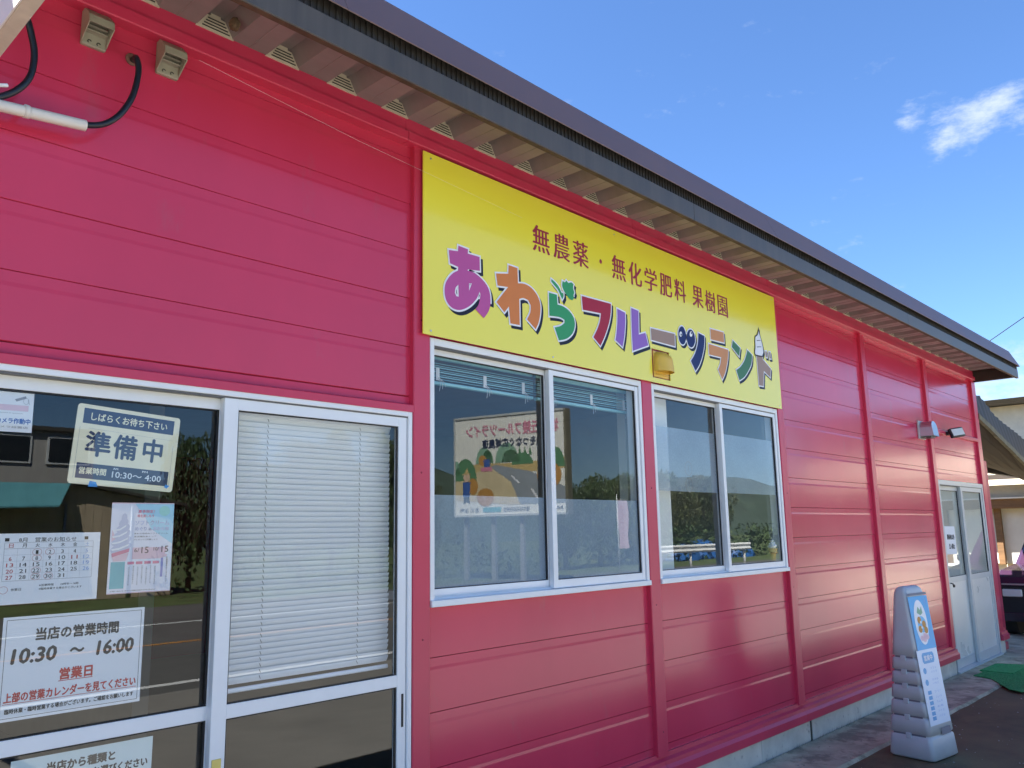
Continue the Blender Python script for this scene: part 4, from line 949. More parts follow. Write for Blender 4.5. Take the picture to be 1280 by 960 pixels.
prt(t, fr, 'tape_patch', M_tape, [('p', [(-0.105, -0.118), (-0.085, -0.120), (-0.078, -0.135), (-0.108, -0.137)], 0.0012), ('p', [(0.146, -0.106), (0.160, -0.110), (0.152, -0.120), (0.142, -0.116)], 0.0012)])
prt(t, fr, 'hairline', M_inkg, [('l', (-0.158, 0.055), (-0.158, -0.112), 0.0008), ('l', (0.157, 0.03), (0.157, -0.112), 0.0008), ('l', (-0.13, 0.053), (0.155, 0.048), 0.0005)])
# security camera notice, cut by the left edge
t, fr = notice('camera_notice', 'small white notice about a security camera at the left end of the door glass', 'notice', 0.780, 1.941, 0.148, 0.124, 0.4, M_paper)
prt(t, fr, 'lettering', M_inkb, [('t', '防犯カメラ作動中', 0.004, -0.028, 0.128, 0.0165)], bold=0.0006)
prt(t, fr, 'pink_band', M_pink, [('r', -0.070, 0.060, 0.004, 0.022)])
prt(t, fr, 'small_print', M_inkg, [('t', '防犯カメラ設置店', 0.0, -0.047, 0.125, 0.007), ('t', 'Security camera in operation', 0.0, -0.004, 0.09, 0.004), ('p', [(0.020, 0.040), (0.050, 0.052), (0.053, 0.045), (0.025, 0.033)]), ('o', 0.052, 0.036, 0.008, 0.010, 0.0008), ('l', (0.058, 0.040), (0.062, 0.026), 0.001)])
# soft serve poster
t, fr = notice('soft_serve_poster', 'pastel poster of a soft serve ice cream below the 準備中 board', 'poster', 1.2195, 1.5185, 0.210, 0.297, 0.0, mat('poster_lilac', (0.76, 0.77, 0.86), 0.5, var=0.03))
prt(t, fr, 'pink_area', M_pink, [('r', -0.105, 0.105, 0.1455, 0.1485), ('r', -0.105, 0.105, -0.1485, -0.1455), ('p', [(-0.03, 0.0), (0.09, 0.0), (0.075, -0.038), (-0.03, -0.038)], .0004), ('r', -0.03, 0.088, -0.033, -0.024), ('p', [(-0.1, 0.02), (-0.1, 0.06), (-0.085, 0.03)], .0004)])
prt(t, fr, 'aqua_area', M_aqua, [('p', [(-0.03, 0.1455), (0.105, 0.1455), (0.105, 0.01), (0.03, 0.06), (0.0, 0.11)], .0003)])
prt(t, fr, 'teal_block', M_teal, [('r', -0.098, -0.052, -0.132, -0.046)])
prt(t, fr, 'round_badge', mat('mint_print', (0.40, 0.72, 0.66), 0.6), [('p', [(0.072 + 0.019 * math.cos(k * R(20)), 0.122 + 0.017 * math.sin(k * R(20))) for k in range(18)], .0006)])
sw = []
for (cx, cz, rx_, rz_) in ((-0.068, 0.000, 0.034, 0.016), (-0.068, 0.022, 0.032, 0.015), (-0.066, 0.044, 0.028, 0.014), (-0.065, 0.064, 0.022, 0.014), (-0.064, 0.082, 0.015, 0.014), (-0.063, 0.098, 0.009, 0.015)):
    sw.append(('p', [(cx + rx_ * math.cos(k * R(20)), cz + rz_ * math.sin(k * R(20)) + 0.25 * (rx_ * math.cos(k * R(20)))) for k in range(18)], 0.0006 + 0.0001 * len(sw)))
prt(t, fr, 'ice_cream_picture', mat('pale_swirl', (0.52, 0.55, 0.70), 0.5, var=0.02), sw)
prt(t, fr, 'swirl_highlight', M_paper, [('p', [(-0.100, -0.004 + q * 0.021 + 0), (-0.075, 0.000 + q * 0.021), (-0.042 - q * .004, 0.013 + q * 0.021), (-0.045 - q * .004, 0.006 + q * 0.021), (-0.075, -0.006 + q * 0.021), (-0.097, -0.009 + q * 0.021)], 0.0014) for q in range(4)])
prt(t, fr, 'dessert_cup', M_pinkd, [('p', [(-0.098, -0.018), (-0.040, -0.002), (-0.042, -0.014), (-0.096, -0.030)], 0.0015), ])
prt(t, fr, 'cup_glass', M_pink, [('p', [(-0.096, -0.030), (-0.042, -0.016), (-0.050, -0.042), (-0.090, -0.044)], 0.0014)])
prt(t, fr, 'poster_title', M_lilac, [('t', 'ソフトクリーム', 0.032, 0.082, 0.115, 0.015), ('t', 'めぐり in あわら市', 0.032, 0.062, 0.115, 0.013), ], bold=0.0007)
prt(t, fr, 'slogan', M_pinkd, [('t', '夏季限定！', 0.01, 0.120, 0.055, 0.010, 0.0), ('t', '味を楽しもう', 0.008, 0.105, 0.055, 0.010)], bold=0.0003)
prt(t, fr, 'dates', M_ink, [('t', '6/', -0.016, -0.009, 0.016, 0.013), ('t', '15', 0.012, -0.009, 0.024, 0.021), ('t', '10/', 0.050, -0.006, 0.018, 0.012), ('t', '15', 0.080, -0.007, 0.024, 0.021), ('t', 'あわら市内のソフトクリーム', 0.03, 0.046, 0.115, 0.005), ('t', '各店舗をめぐって', 0.01, 0.036, 0.075, 0.005), ('t', 'プレゼントに応募しよう', 0.012, 0.026, 0.08, 0.005)])
prt(t, fr, 'tab', M_pinkd, [('r', -0.044 + q * 0.028, -0.022 + q * 0.028, -0.055, -0.046) for q in range(4)])
prt(t, fr, 'column_text', M_inkg, [('t', '\n'.join('店舗名称応募方法抽選'[(q + k) % 5:(q + k) % 5 + 5][k % 5] for k in range(10)), -0.038 + q * 0.0145, -0.093 + 0.004 * (q % 2), 0.0045, 0.06) for q in range(7)])
prt(t, fr, 'blue_tab', mat('periwinkle', (0.28, 0.30, 0.62), 0.6), [('r', 0.068, 0.076, -0.100, -0.036)])
prt(t, fr, 'side_text', M_ink, [('t', '\n'.join('応募期間中めぐるスタンプ'), 0.089, -0.075, 0.006, 0.085), ('t', 'お問い合わせ あわら市観光協会 0776-78-6767', -0.02, -0.140, 0.15, 0.004)])
# calendar
t, fr = notice('august_calendar', 'white August calendar sheet with red circled days at the left of the door glass', 'calendar', 0.9355, 1.4645, 0.2965, 0.211, 0.3, M_paper)
prt(t, fr, 'title', M_ink, [('t', '8月　営業のお知らせ', -0.007, 0.086, 0.165, 0.014), ('r', -0.128, -0.116, 0.082, 0.092), ('r', 0.100, 0.111, 0.083, 0.093)])
cw, x0c = 0.0365, -0.128 - 0.0
cols = [x0c + cw * (i + 0.5) for i in range(7)]
rows = [0.048 - 0.0185 * i for i in range(5)]
gl = [('l', (x0c, 0.078), (x0c + 7 * cw, 0.078), 0.0008), ('l', (x0c, 0.060), (x0c + 7 * cw, 0.060), 0.0008), ('l', (x0c, -0.036), (x0c + 7 * cw, -0.036), 0.0008), ('l', (x0c, 0.078), (x0c, -0.036), 0.0008), ('l', (x0c + 7 * cw, 0.078), (x0c + 7 * cw, -0.036), 0.0008)]
prt(t, fr, 'grid', M_inkg, gl + [('l', (x0c + cw * i, 0.060), (x0c + cw * i, -0.036), 0.0003) for i in range(1, 7)] + [('l', (x0c, 0.0595 - 0.0185 * i), (x0c + 7 * cw, 0.0595 - 0.0185 * i), 0.0003) for i in range(1, 5)])
bk, rd, bu, circ = [], [], [], []
for i, ch in enumerate('日月火水木金土'): (rd if i == 0 else bu if i == 6 else bk).append(('t', ch, cols[i], 0.069, 0.012, 0.012))
for d in range(1, 32):
    i = (d + 1) % 7; r_ = (d + 1) // 7; s_ = str(d)
    (rd if i == 0 or d == 11 else bu if i == 6 else bk).append(('t', s_, cols[i], rows[r_], 0.0075 * len(s_) + (0.004 if len(s_) > 1 else 0), 0.0115))
    if d in (1, 2, 8, 22, 29, 30): circ.append(('o', cols[i], rows[r_], 0.0135, 0.0105, 0.0007))
prt(t, fr, 'weekday_numbers', M_ink, bk + [('t', '休業日', -0.088, -0.062, 0.028, 0.008), ('t', '※営業時間　　10時半～16時', 0.033, -0.053, 0.115, 0.007), ('t', '※臨時休業する場合がございます', 0.038, -0.064, 0.125, 0.007)])
prt(t, fr, 'holiday_numbers', M_inkr, rd); prt(t, fr, 'saturday_numbers', M_inklb, bu)
prt(t, fr, 'red_circle', M_inkr, circ + [('o', -0.122, -0.062, 0.012, 0.011, 0.0007)])
# opening hours sheet
t, fr = notice('opening_hours_sheet', 'white bordered sheet with opening hours 10:30 to 16:00 on the door glass', 'notice', 1.0325, 1.1715, 0.420, 0.300, 0.1, M_paper)
prt(t, fr, 'border', M_ink, [('l', (-0.200, 0.141), (0.200, 0.141), 0.0013), ('l', (-0.200, -0.141), (0.200, -0.141), 0.0013), ('l', (-0.200, 0.141), (-0.200, -0.141), 0.0013), ('l', (0.200, 0.141), (0.200, -0.141), 0.0013)])
prt(t, fr, 'heading', M_ink, [('t', '当店の営業時間', 0.005, 0.094, 0.245, 0.036)], bold=0.0014)
prt(t, fr, 'hours', M_ink, [('t', '10:30', -0.120, 0.034, 0.122, 0.042, 0.12), ('t', '～', 0.004, 0.036, 0.040, 0.012), ('t', '16:00', 0.120, 0.034, 0.112, 0.042, 0.12)], bold=0.0020)
prt(t, fr, 'red_heading', M_inkr, [('t', '営業日', 0.006, -0.032, 0.096, 0.034), ('r', -0.045, 0.056, -0.0535, -0.0515)], bold=0.0013)
prt(t, fr, 'red_line', M_inkr, [('t', '上部の営業カレンダーを見てください', 0.0, -0.083, 0.385, 0.028), ('r', -0.195, 0.195, -0.1015, -0.1000)], bold=0.0009)
prt(t, fr, 'footnote', M_ink, [('t', '臨時休業・臨時営業する場合がございます。ご確認をお願いします', 0.0, -0.122, 0.375, 0.014)], bold=0.0004)
# lower sheet
t, fr = notice('lower_notice', 'white sheet below the door rail with only its top lines in view', 'notice', 1.084, 0.757, 0.420, 0.297, -0.3, mat('pale_aqua_paper', (0.70, 0.80, 0.80), 0.6, var=0.02))
prt(t, fr, 'lettering', M_ink, [('t', '当店から種類と', -0.01, 0.112, 0.20, 0.028)], bold=0.0014)
prt(t, fr, 'lettering', M_ink, [('t', 'お選びください', 0.11, 0.074, 0.17, 0.026)], bold=0.0012)
# paper on right door
t, fr = notice('door_notice', 'white paper with two lines on the far grey sliding door', 'notice', 10.14, 1.376, 0.36, 0.305, -1.0, M_paper, y=YR - 0.006)
prt(t, fr, 'lettering', M_ink, [('t', '関係者以外', 0.01, 0.035, 0.26, 0.055), ('t', '立入禁止', 0.02, -0.065, 0.20, 0.055)], bold=0.003)

# ================================================================ PYLON SIGN
def pylon():
    cx, cy, rz = 6.325, -0.705, R(-9)
    t = thing('stand_sign', 'blue grey plastic stand sign with a blue and white ice cream poster by the wall', 'stand sign', (cx, cy, 0.0), rz)
    Mx = Matrix.Translation((cx, cy, 0)) @ Matrix.Rotation(rz, 4, 'Z')
    H = 1.125
    def half(z):
        f = z / H
        return 0.178 - 0.050 * f, 0.158 - 0.112 * f      # half width x, half depth y
    def ring(z, ins=0.0, rad=0.03):
        hx, hy = half(z); hx -= ins; hy -= ins; rad = min(rad, hy * 0.7); P = []
        for sx, sy, q0 in ((1, 1, 0), (-1, 1, 90), (-1, -1, 180), (1, -1, 270)):
            for k in range(5): q = R(q0 + 22.5 * k); P.append((sx * (hx - rad) + rad * math.cos(q), sy * (hy - rad) + rad * math.sin(q), z))
        return P
    def lbuild(b, name, m):
        me_o = b.build(name, m); me_o.parent = t; return me_o
    GR = [0.155, 0.272, 0.375, 0.475, 0.565, 0.655]
    zs = [(0.0, 0.012), (0.012, 0.0)]
    for g in GR: zs += [(g - 0.022, 0.0), (g - 0.014, 0.002), (g - 0.008, 0.009), (g + 0.003, 0.010), (g + 0.006, 0.0)]
    zs += [(0.75, 0), (0.9, 0), (1.05, 0), (1.085, 0.002), (1.108, 0.010), (1.120, 0.024), (1.125, 0.040)]
    rings = [ring(z, i) for z, i in zs]; n = len(rings[0]); b = MB()
    b.mesh([p for r_ in rings for p in r_], [(i * n + k, i * n + (k + 1) % n, (i + 1) * n + (k + 1) % n, (i + 1) * n + k) for i in range(len(rings) - 1) for k in range(n)] + [tuple(range(n))[::-1], tuple(range((len(rings) - 1) * n, len(rings) * n))], 0, True)
    lbuild(b, 'body', M_resin)
    # dark bars for the shade in the grooves of the left and right faces, broken by a central rib, and on the back
    for g in GR:
        hx, hy = half(g)
        for s in (-1, 1):
            for y0, y1 in ((-hy + 0.035, -0.012), (0.024, hy - 0.03)):
                b = MB(); xx = s * (hx - 0.0075); b.box(xx - 0.004, xx, y0, y1, g - 0.007, g + 0.003, 0)
                lbuild(b, 'groove_shade', [M_resind, M_resin])
            b = MB(); xx = s * (hx - 0.004); b.box(xx - 0.012, xx + 0.004, -0.012, 0.024, g - 0.024, g + 0.008, 0, bev=0.002)
            lbuild(b, 'rib', M_resin)
    # poster panel on the sloping front
    def fr(u, w, d):
        # u across, w = height z on the front face
        hx, hy = half(w); return (u, -hy - 0.002 - d, w)
    def panel(z0, z1, u0, u1, m, name, d=0.001, it=None):
        b = MB(); b.mesh([fr(u0, z0, d), fr(u1, z0, d), fr(u1, z1, d), fr(u0, z1, d)], [(0, 1, 2, 3)]); b.nonormal = True; return lbuild(b, name, m)
    b = MB(); b.mesh([fr(-0.135, 1.062, .006), fr(0.135, 1.062, .006), fr(0.13, 1.078, .004), fr(-0.13, 1.078, .004)], [(0, 1, 2, 3)]); b.nonormal = True; lbuild(b, 'poster_clip', M_resind)
    panel(0.70, 1.055, -0.128, 0.140, mat('poster_blue', (0.07, 0.38, 0.76), 0.4, var=0.04), 'blue_poster')
    panel(0.22, 0.70, -0.150, 0.135, mat('poster_white', (0.66, 0.76, 0.90), 0.4, var=0.02), 'white_poster', 0.0012)
    def shp(name, m, P, d):
        b = MB(); flat(b, P, fr, d); lbuild(b, name, m)
    ov = lambda cu, cw_, ru, rw: [(cu + ru * math.cos(k * R(15)), cw_ + rw * math.sin(k * R(15))) for k in range(24)]
    shp('oval', M_paper, ov(-0.005, 0.88, 0.085, 0.150), 0.0016)
    shp('green_blob', M_pgreen2, [(-0.045, 0.945), (-0.02, 0.985), (0.005, 0.96), (0.03, 0.985), (0.035, 0.94), (0.0, 0.925)], 0.0022)
    shp('inner_blue', mat('poster_sky', (0.16, 0.50, 0.82), 0.4), ov(0.0, 0.865, 0.058, 0.055), 0.0018)
    for cu, cw_ in ((-0.03, 0.895), (0.025, 0.865), (-0.035, 0.835), (0.04, 0.825)): shp('orange_shape', M_porange, ov(cu, cw_, 0.026, 0.024), 0.0024)
    for cu, cw_ in ((-0.035, 0.775), (0.0, 0.765), (0.04, 0.778), (0.01, 0.79)): shp('pink_shape', M_pink, ov(cu, cw_, 0.024, 0.018), 0.0026)
    for cu, cw_ in ((-0.015, 0.88), (-0.01, 0.845)): shp('white_shape', M_paper, ov(cu, cw_, 0.010, 0.009), 0.003)
    b = MB(); put_text(b, '氷', 0.095, 1.015, 0.028, 0.034, fr, 0.0022); lbuild(b, 'corner_letter', M_inklb)
    pb = mat('poster_mid_blue', (0.10, 0.36, 0.70), 0.4)
    shp('blue_plate', pb, [(-0.075, 0.610), (0.060, 0.610), (0.075, 0.625), (0.075, 0.665), (0.060, 0.680), (-0.075, 0.680), (-0.09, 0.665), (-0.09, 0.625)], 0.0018)
    b = MB(); put_text(b, '営業中', -0.008, 0.645, 0.115, 0.036, fr, 0.0026, bold=0.001); lbuild(b, 'plate_letters', M_paper)
    for z in (0.565, 0.49): shp('blue_dot', pb, ov(-0.085, z, 0.022, 0.020), 0.0018)
    b = MB()
    for i, (z, st_) in enumerate(((0.575, 'ソフト'), (0.552, 'バニラ'), (0.502, 'かき氷'), (0.478, 'いちご'), (0.425, 'コーヒー'), (0.39, 'ジュース'), (0.36, 'ラムネ'), (0.33, 'お茶'), (0.30, 'アイス'), (0.27, 'パフェ'))): put_text(b, st_, 0.035, z, 0.085, 0.014, fr, 0.0018)
    tag(lbuild(b, 'menu_lines', M_inklb), kind='stuff')
    for z in (0.425, 0.392, 0.359, 0.326, 0.293, 0.262): shp('blue_key', pb, [(-0.100, z - 0.012), (-0.050, z - 0.012), (-0.050, z + 0.012), (-0.100, z + 0.012)], 0.0018)
    # flat dark patch for the hand grip recess, low on the front
    b = MB(); b.mesh([fr(-0.02, 0.150, .003), fr(0.11, 0.150, .003), fr(0.11, 0.195, .003), (0.10, -half(0.19)[1] + 0.012, 0.195), (-0.01, -half(0.19)[1] + 0.012, 0.195), fr(-0.02, 0.195, .003)], [(0, 1, 2, 5)]); b.nonormal = True; lbuild(b, 'hand_grip', M_resind)
pylon()

# green mat
b = MB(); P = [(9.68, -0.15), (9.98, -0.17), (10.06, -0.11), (10.62, -0.13), (10.78, -0.50), (10.36, -0.60), (10.25, -1.02), (9.02, -0.72), (9.10, -0.60), (9.60, -0.33)]
V, F = poly_geo([P], extrude=0.004); b.mesh([(v[0], v[1], 0.020 + v[2]) for v in V], F)
b.mesh([(10.02, -0.13, 0.030), (10.60, -0.15, 0.030), (10.70, -0.44, 0.030), (10.0, -0.44, 0.030), (10.02, -0.13, 0.020), (10.60, -0.15, 0.020), (10.70, -0.44, 0.020), (10.0, -0.44, 0.020)], [(0, 1, 2, 3), (0, 4, 5, 1), (1, 5, 6, 2), (2, 6, 7, 3), (3, 7, 4, 0)])
from mathutils.geometry import intersect_point_line
def inpoly(x, y, P):
    c = False
    for (xa, ya), (xb, yb) in zip(P, P[1:] + P[:1]):
        if (ya > y) != (yb > y) and x < (xb - xa) * (y - ya) / (yb - ya) + xa: c = not c
    return c
for i in range(7000):
    x, y = random.uniform(9.1, 10.75), random.uniform(-0.98, -0.08)
    if not inpoly(x, y, P): continue
    b.mesh([(x, y, 0.022), (x + 0.007, y + 0.003, 0.022), (x + random.uniform(-.008, .014), y + random.uniform(-.012, .012), 0.036)], [(0, 1, 2)])
tag(b.build('door_mat', M_mat, loc=(9.9, -0.4, 0.02)), 'worn green artificial turf mat on the ground by the far door', 'mat')

# ================================================================ RIGHT OF THE SHOP
t = thing('lean_to_canopy', 'dark sheet metal lean-to canopy with mossy edge joined to the end of the pink shop', 'canopy', (12.5, 1.0, 2.4))
# dark verge sheets falling to the right, a mossy barge board under them, boarded underside behind
TOPL = [(11.67, 3.190), (12.25, 3.232), (12.60, 3.130), (12.86, 3.040), (13.3, 2.965), (14.06, 2.870), (15.0, 2.72), (16.2, 2.55), (20.5, 2.3)]
def botz(x): return max(2.0, 2.93 - 0.2145 * (x - 11.66))
def topz(x):
    for (xa, za), (xb, zb_) in zip(TOPL[:-1], TOPL[1:]):
        if xa <= x <= xb: return za + (zb_ - za) * (x - xa) / (xb - xa)
    return 2.55
xs_ = [11.67 + 0.4118 * i for i in range(21)]
for xa, xb in zip(xs_[:-1], xs_[1:]):
    b = MB(); V, n_ = [], 9
    for i in range(n_):
        x = xa + (xb - 0.004 - xa) * i / (n_ - 1); wv = 0.008 * math.sin(i / (n_ - 1) * 4 * math.pi)
        V += [(x, 0.02 + wv, botz(x)), (x, 0.10 + wv, topz(x))]
    F = [(2 * i, 2 * i + 2, 2 * i + 3, 2 * i + 1) for i in range(n_ - 1)]
    b.mesh(V, F, 0, True); b.mesh([(v[0], v[1] + 0.006, v[2]) for v in V], F, 0, True); b.build('verge_sheet', M_dgrey, t)
b = MB()
for i in range(44):
    x0_, x1_ = 11.66 + 0.19 * i, 11.66 + 0.19 * (i + 1); dz = random.uniform(-0.006, 0.006)
    V = [(x, y, botz(x) + z + dz) for x in (x0_, x1_) for y in (-0.01, 0.035) for z in (-0.065, 0.004)]
    b.mesh(V, [(0, 1, 3, 2), (4, 6, 7, 5), (0, 4, 5, 1), (2, 3, 7, 6), (0, 2, 6, 4), (1, 5, 7, 3)])
b.build('barge_board', M_moss, t)
for k in range(7):
    f0, f1 = k / 7, (k + 0.96) / 7
    def up(x, f): return (x, 0.04 + 0.88 * f, (botz(x) - 0.03) * (1 - f) + 2.50 * f)
    b = MB(); V = [up(x, f) for x in (11.68, 13, 14.5, 16.2, 20.0) for f in (f0, f1)]
    F = [(2 * i, 2 * i + 2, 2 * i + 3, 2 * i + 1) for i in range(4)]
    b.mesh(V, F); b.mesh([(v[0], v[1], v[2] + 0.02) for v in V], F); b.build('soffit_board', M_beam2, t)
b = MB(); b.box(11.70, 20.0, 0.92, 1.0, 2.40, 2.50); b.build('rear_beam', M_gasket, t)
b = MB(); b.box(16.0, 16.1, 2.6, 2.7, -0.01, 2.0); b.build('post', M_beam, t)

b = MB(); b.box(11.70, 12.20, 0.10, 0.40, 0.10, 2.36, bev=0.006); b.box(11.74, 12.06, 0.06, 0.40, -0.01, 0.10, bev=0.005)
tag(b.build('red_pillar', mat('deep_pink_boarding', (0.44, 0.030, 0.075), 0.4, var=0.08), loc=(11.9, 0.2, 0)), 'dark pink boxed pillar standing under the lean-to right beside the shop corner', 'pillar')
b = MB(); b.box(11.665, 11.69, 0.10, 0.9, 0.16, 3.0); b.build('end_lining', M_reddark, shop)
b = MB(); b.tube([(12.19, 0.30, 2.02), (12.75, 0.30, 2.02)], 0.012, 8); b.box(12.70, 12.80, 0.26, 0.34, 1.985, 2.055, bev=0.005)
tag(b.build('wall_bracket', M_gasket, loc=(12.1, 0.3, 2.02)), 'small black bracket arm sticking out from the dark pink pillar', 'bracket')

# neighbouring house
h = thing('neighbour_house', 'cream rendered house with brown timber window frames beyond the canopy', 'house', (20, 3, 0))
b = MB(); b.box(20.0, 28.0, -6, 0.6, 0, 0.70); b.box(20.0, 28.0, -6, 9, 2.06, 4.02); b.box(20.25, 28, -6, 9, 0, 2.06); b.box(20.0, 28, 4.5, 9, 0, 2.06); b.build('wall', M_cream, h)
b = MB(); b.prism([(19.5, 4.02), (24, 4.15), (28.5, 4.02), (28.5, 4.10), (24, 4.25), (19.4, 4.10)], -6.5, 9.5, axis=1); b.build('roof', M_dgrey, h)
b = MB(); b.box(19.86, 20.0, -6, 9, 1.86, 2.055, bev=0.005); b.build('lintel', M_wood, h)
b = MB(); b.box(19.80, 19.99, -6, 9, 2.06, 2.09); b.build('drip_trim', M_white, h)
b = MB(); b.box(19.3, 19.9, -6, 9, 2.47, 2.52); b.box(19.25, 19.3, -6, 9, 2.44, 2.54); b.build('porch_roof', M_beam, h)
for i in range(12):
    y = -5.2 + i * 0.78; b = MB(); b.box(20.02, 20.14, y, y + 0.12, 0.70, 1.86, bev=0.004); b.build('window_post', M_wood, h)
    b = MB(); b.face([(20.15, y + 0.12, 0.72), (20.15, y + 0.78, 0.72), (20.15, y + 0.78, 1.86), (20.15, y + 0.12, 1.86)]); b.nonormal = True
    b.build('window_pane', mat('curtained_pane', (0.62, 0.62, 0.58), 0.15, var=0.08) if 'curtained_pane' not in MATS else MATS['curtained_pane'], h)
b = MB(); b.box(19.94, 20.0, -6, 0.6, 0.66, 0.72); b.build('sill', M_white, h)
tag(b_ := (lambda bb: (bb.tube([(41.1, 14.3, 5.0), (26.1, 2.9, 6.70), (24.6, 1.76, 6.87), (9.6, -9.64, 8.57)], 0.012, 5), bb.build('overhead_cable', M_gasket, loc=(26.1, 2.9, 6.7)))[1])(MB()), 'thin dark overhead cable rising above the right end of the eave', 'cable')

# car, nose pointing away to the left rear, parked across the view
def car():
    c0 = (14.62, -0.95); t = thing('parked_car', 'dark purple small car parked nose out beyond the shop corner', 'car', (c0[0] + .75, c0[1], 0))
    def X(x): return c0[0] + x
    def Y(y): return c0[1] + y
    # side outline along y (front = +y), loft across x
    prof = [(-1.70, 0.30), (-1.72, 0.62), (-1.66, 0.95), (-1.50, 1.45), (-1.2, 1.56), (-0.6, 1.55), (-0.25, 1.48), (0.38, 0.96), (1.45, 0.90), (1.66, 0.82), (1.72, 0.62), (1.72, 0.34), (1.60, 0.22), (-1.60, 0.22)]
    b = MB(); rings = []
    for fx, s, tz in ((0.0, 0.965, 0.0), (0.05, 1.0, 0.0), (1.43, 1.0, 0.0), (1.48, 0.965, 0.0)):
        rings.append([(X(fx + (0.12 if z > 1.0 and fx < 0.7 else -0.12 if z > 1.0 else 0)), Y(y * s), 0.22 + (z - 0.22) * (0.985 if s < 1 else 1)) for y, z in prof])
    n = len(prof)
    b.mesh([p for r_ in rings for p in r_], [(i * n + k, i * n + (k + 1) % n, (i + 1) * n + (k + 1) % n, (i + 1) * n + k) for i in range(3) for k in range(n)] + [tuple(range(n))[::-1], tuple(range(3 * n, 4 * n))])
    b.build('body', M_carp, t)
    for s in (0, 1):
        xx = X(-0.004 + 0.10) if s == 0 else X(1.384)
        b = MB(); P = [(-1.40, 1.02), (-1.28, 1.44), (-0.62, 1.46), (-0.30, 1.40), (0.16, 1.03)]
        b.face([(xx + (0.012 if s == 0 else -.012) * (p[1] - 1), Y(p[0]), p[1]) for p in P]); b.nonormal = True; b.build('side_window', M_dark, t)
    b = MB(); b.face([(X(0.16), Y(-0.22), 1.475), (X(1.32), Y(-0.22), 1.475), (X(1.30), Y(0.37), 0.985), (X(0.18), Y(0.37), 0.985)]); b.nonormal = True; b.build('windscreen', M_dark, t)
    for yy in (-1.1, 1.1):
        for xx, xo in ((X(-0.01), -1), (X(1.49), 1)):
            w = MB(); w.lathe([(0.29, -0.09), (0.29, 0.09)], n=24); w.v = [(xx - xo * 0.07 + v[2], Y(yy) + v[0], 0.29 + v[1]) for v in w.v]; wo_ = w.build('wheel', M_tyre, t)
            w = MB(); w.lathe([(0.19, 0), (0.17, 0.015), (0.04, 0.02)], n=18); w.v = [(xx + xo * (0.022 + v[2] * 1), Y(yy) + v[0], 0.29 + v[1]) for v in w.v]; w.build('hub_cap', M_galv, t)
    b = MB(); b.box(X(-0.012), X(0.03), Y(1.48), Y(1.60), 0.70, 0.77, bev=0.01); b.build('headlight', M_lens, t)
    b = MB(); b.box(X(1.45), X(1.492), Y(1.35), Y(1.62), 0.66, 0.80, bev=0.01); b.build('headlight', M_lens, t)
    b = MB(); b.box(X(-0.014), X(0.0), Y(-1.6), Y(1.66), 0.23, 0.58); b.build('side_skirt', MATS['tyre'], t)
    b = MB(); b.box(X(-0.016), X(-0.004), Y(-0.9), Y(0.5), 0.80, 0.815); b.build('side_trim', M_galv, t)
    b = MB(); b.box(X(-0.10), X(0.02), Y(0.10), Y(0.25), 0.98, 1.08, bev=0.02); b.build('mirror', M_carp, t)
    b = MB(); b.box(X(0.45), X(1.03), Y(1.725), Y(1.735), 0.42, 0.54); b.build('number_plate', M_paper, t)
    b = MB(); b.box(X(0.06), X(1.42), Y(1.69), Y(1.722), 0.34, 0.70, bev=0.01); b.build('grille', MATS['tyre'], t)
    b = MB(); b.box(X(0.10), X(1.38), Y(1.70), Y(1.73), 0.715, 0.735); b.build('chrome_strip', M_galv, t)
    for xx in (0.10, 1.14):
        b = MB(); b.box(X(xx), X(xx + 0.24), Y(1.70), Y(1.735), 0.56, 0.66, bev=0.01); b.build('headlight', M_lens, t)
    t.location = (14.92, -0.30, 0); t.rotation_euler = (0, 0, R(90))
car()

# ================================================================ ACROSS THE ROAD (seen mirrored in the glass)
def house_simple(name, label, x0, x1, y0, y1, hz, wall_m, roof_m, wins, ridge=0.9, over=0.4, cat='house'):
    t = thing(name, label, cat, ((x0 + x1) / 2, (y0 + y1) / 2, 0))
    b = MB(); b.box(x0, x1, y0, y1, 0, hz); b.build('wall', wall_m, t)
    b = MB(); ym = (y0 + y1) / 2
    b.prism([(y0 - over, hz - 0.05), (ym, hz + ridge), (y1 + over, hz - 0.05), (y1 + over, hz + 0.07), (ym, hz + ridge + 0.13), (y0 - over, hz + 0.07)], x0 - over, x1 + over, axis=0); b.build('roof', roof_m, t)
    for (xa, xb, za, zb) in wins:
        b = MB(); b.box(xa - 0.06, xb + 0.06, y1, y1 + 0.05, za - 0.06, zb + 0.06); f = b.build('window', M_alug, t)
        b = MB(); b.box(xa, xb, y1 + 0.03, y1 + 0.056, za, zb); b.build('pane', M_dark, f)
    return t
house_simple('grey_house', 'grey flat-fronted house with dark upper windows across the road', -4, 10.2, -33, -25, 4.95, M_grey_wall, M_dgrey, [(6.9, 8.3, 3.93, 4.68), (8.85, 10.0, 3.93, 4.68), (2, 4, 3.9, 4.7), (4, 5.6, 1, 2.4)], ridge=0.35, over=0.15)
t = thing('brown_shed', 'weathered brown boarded shed with its gable to the road', 'shed', (8.2, -22, 0))
for i in range(24):
    xa = 5.55 + i * 0.22; za = 2.97 - abs(xa + 0.11 - 8.2) * 0.185
    b = MB(); b.box(xa, xa + 0.212, -20.5 - random.uniform(0, .015), -20.44, 0, za, 0); b.build('wall_board', M_brown_wall, t)
b = MB(); b.box(5.6, 10.8, -25, -20.52, 0, 2.45); b.build('wall', M_brown_wall, t)
b = MB(); b.prism([(5.3, 2.44), (8.2, 2.98), (11.1, 2.44), (11.1, 2.52), (8.2, 3.06), (5.3, 2.52)], -25.3, -20.2, axis=1); b.build('roof', M_dgrey, t)
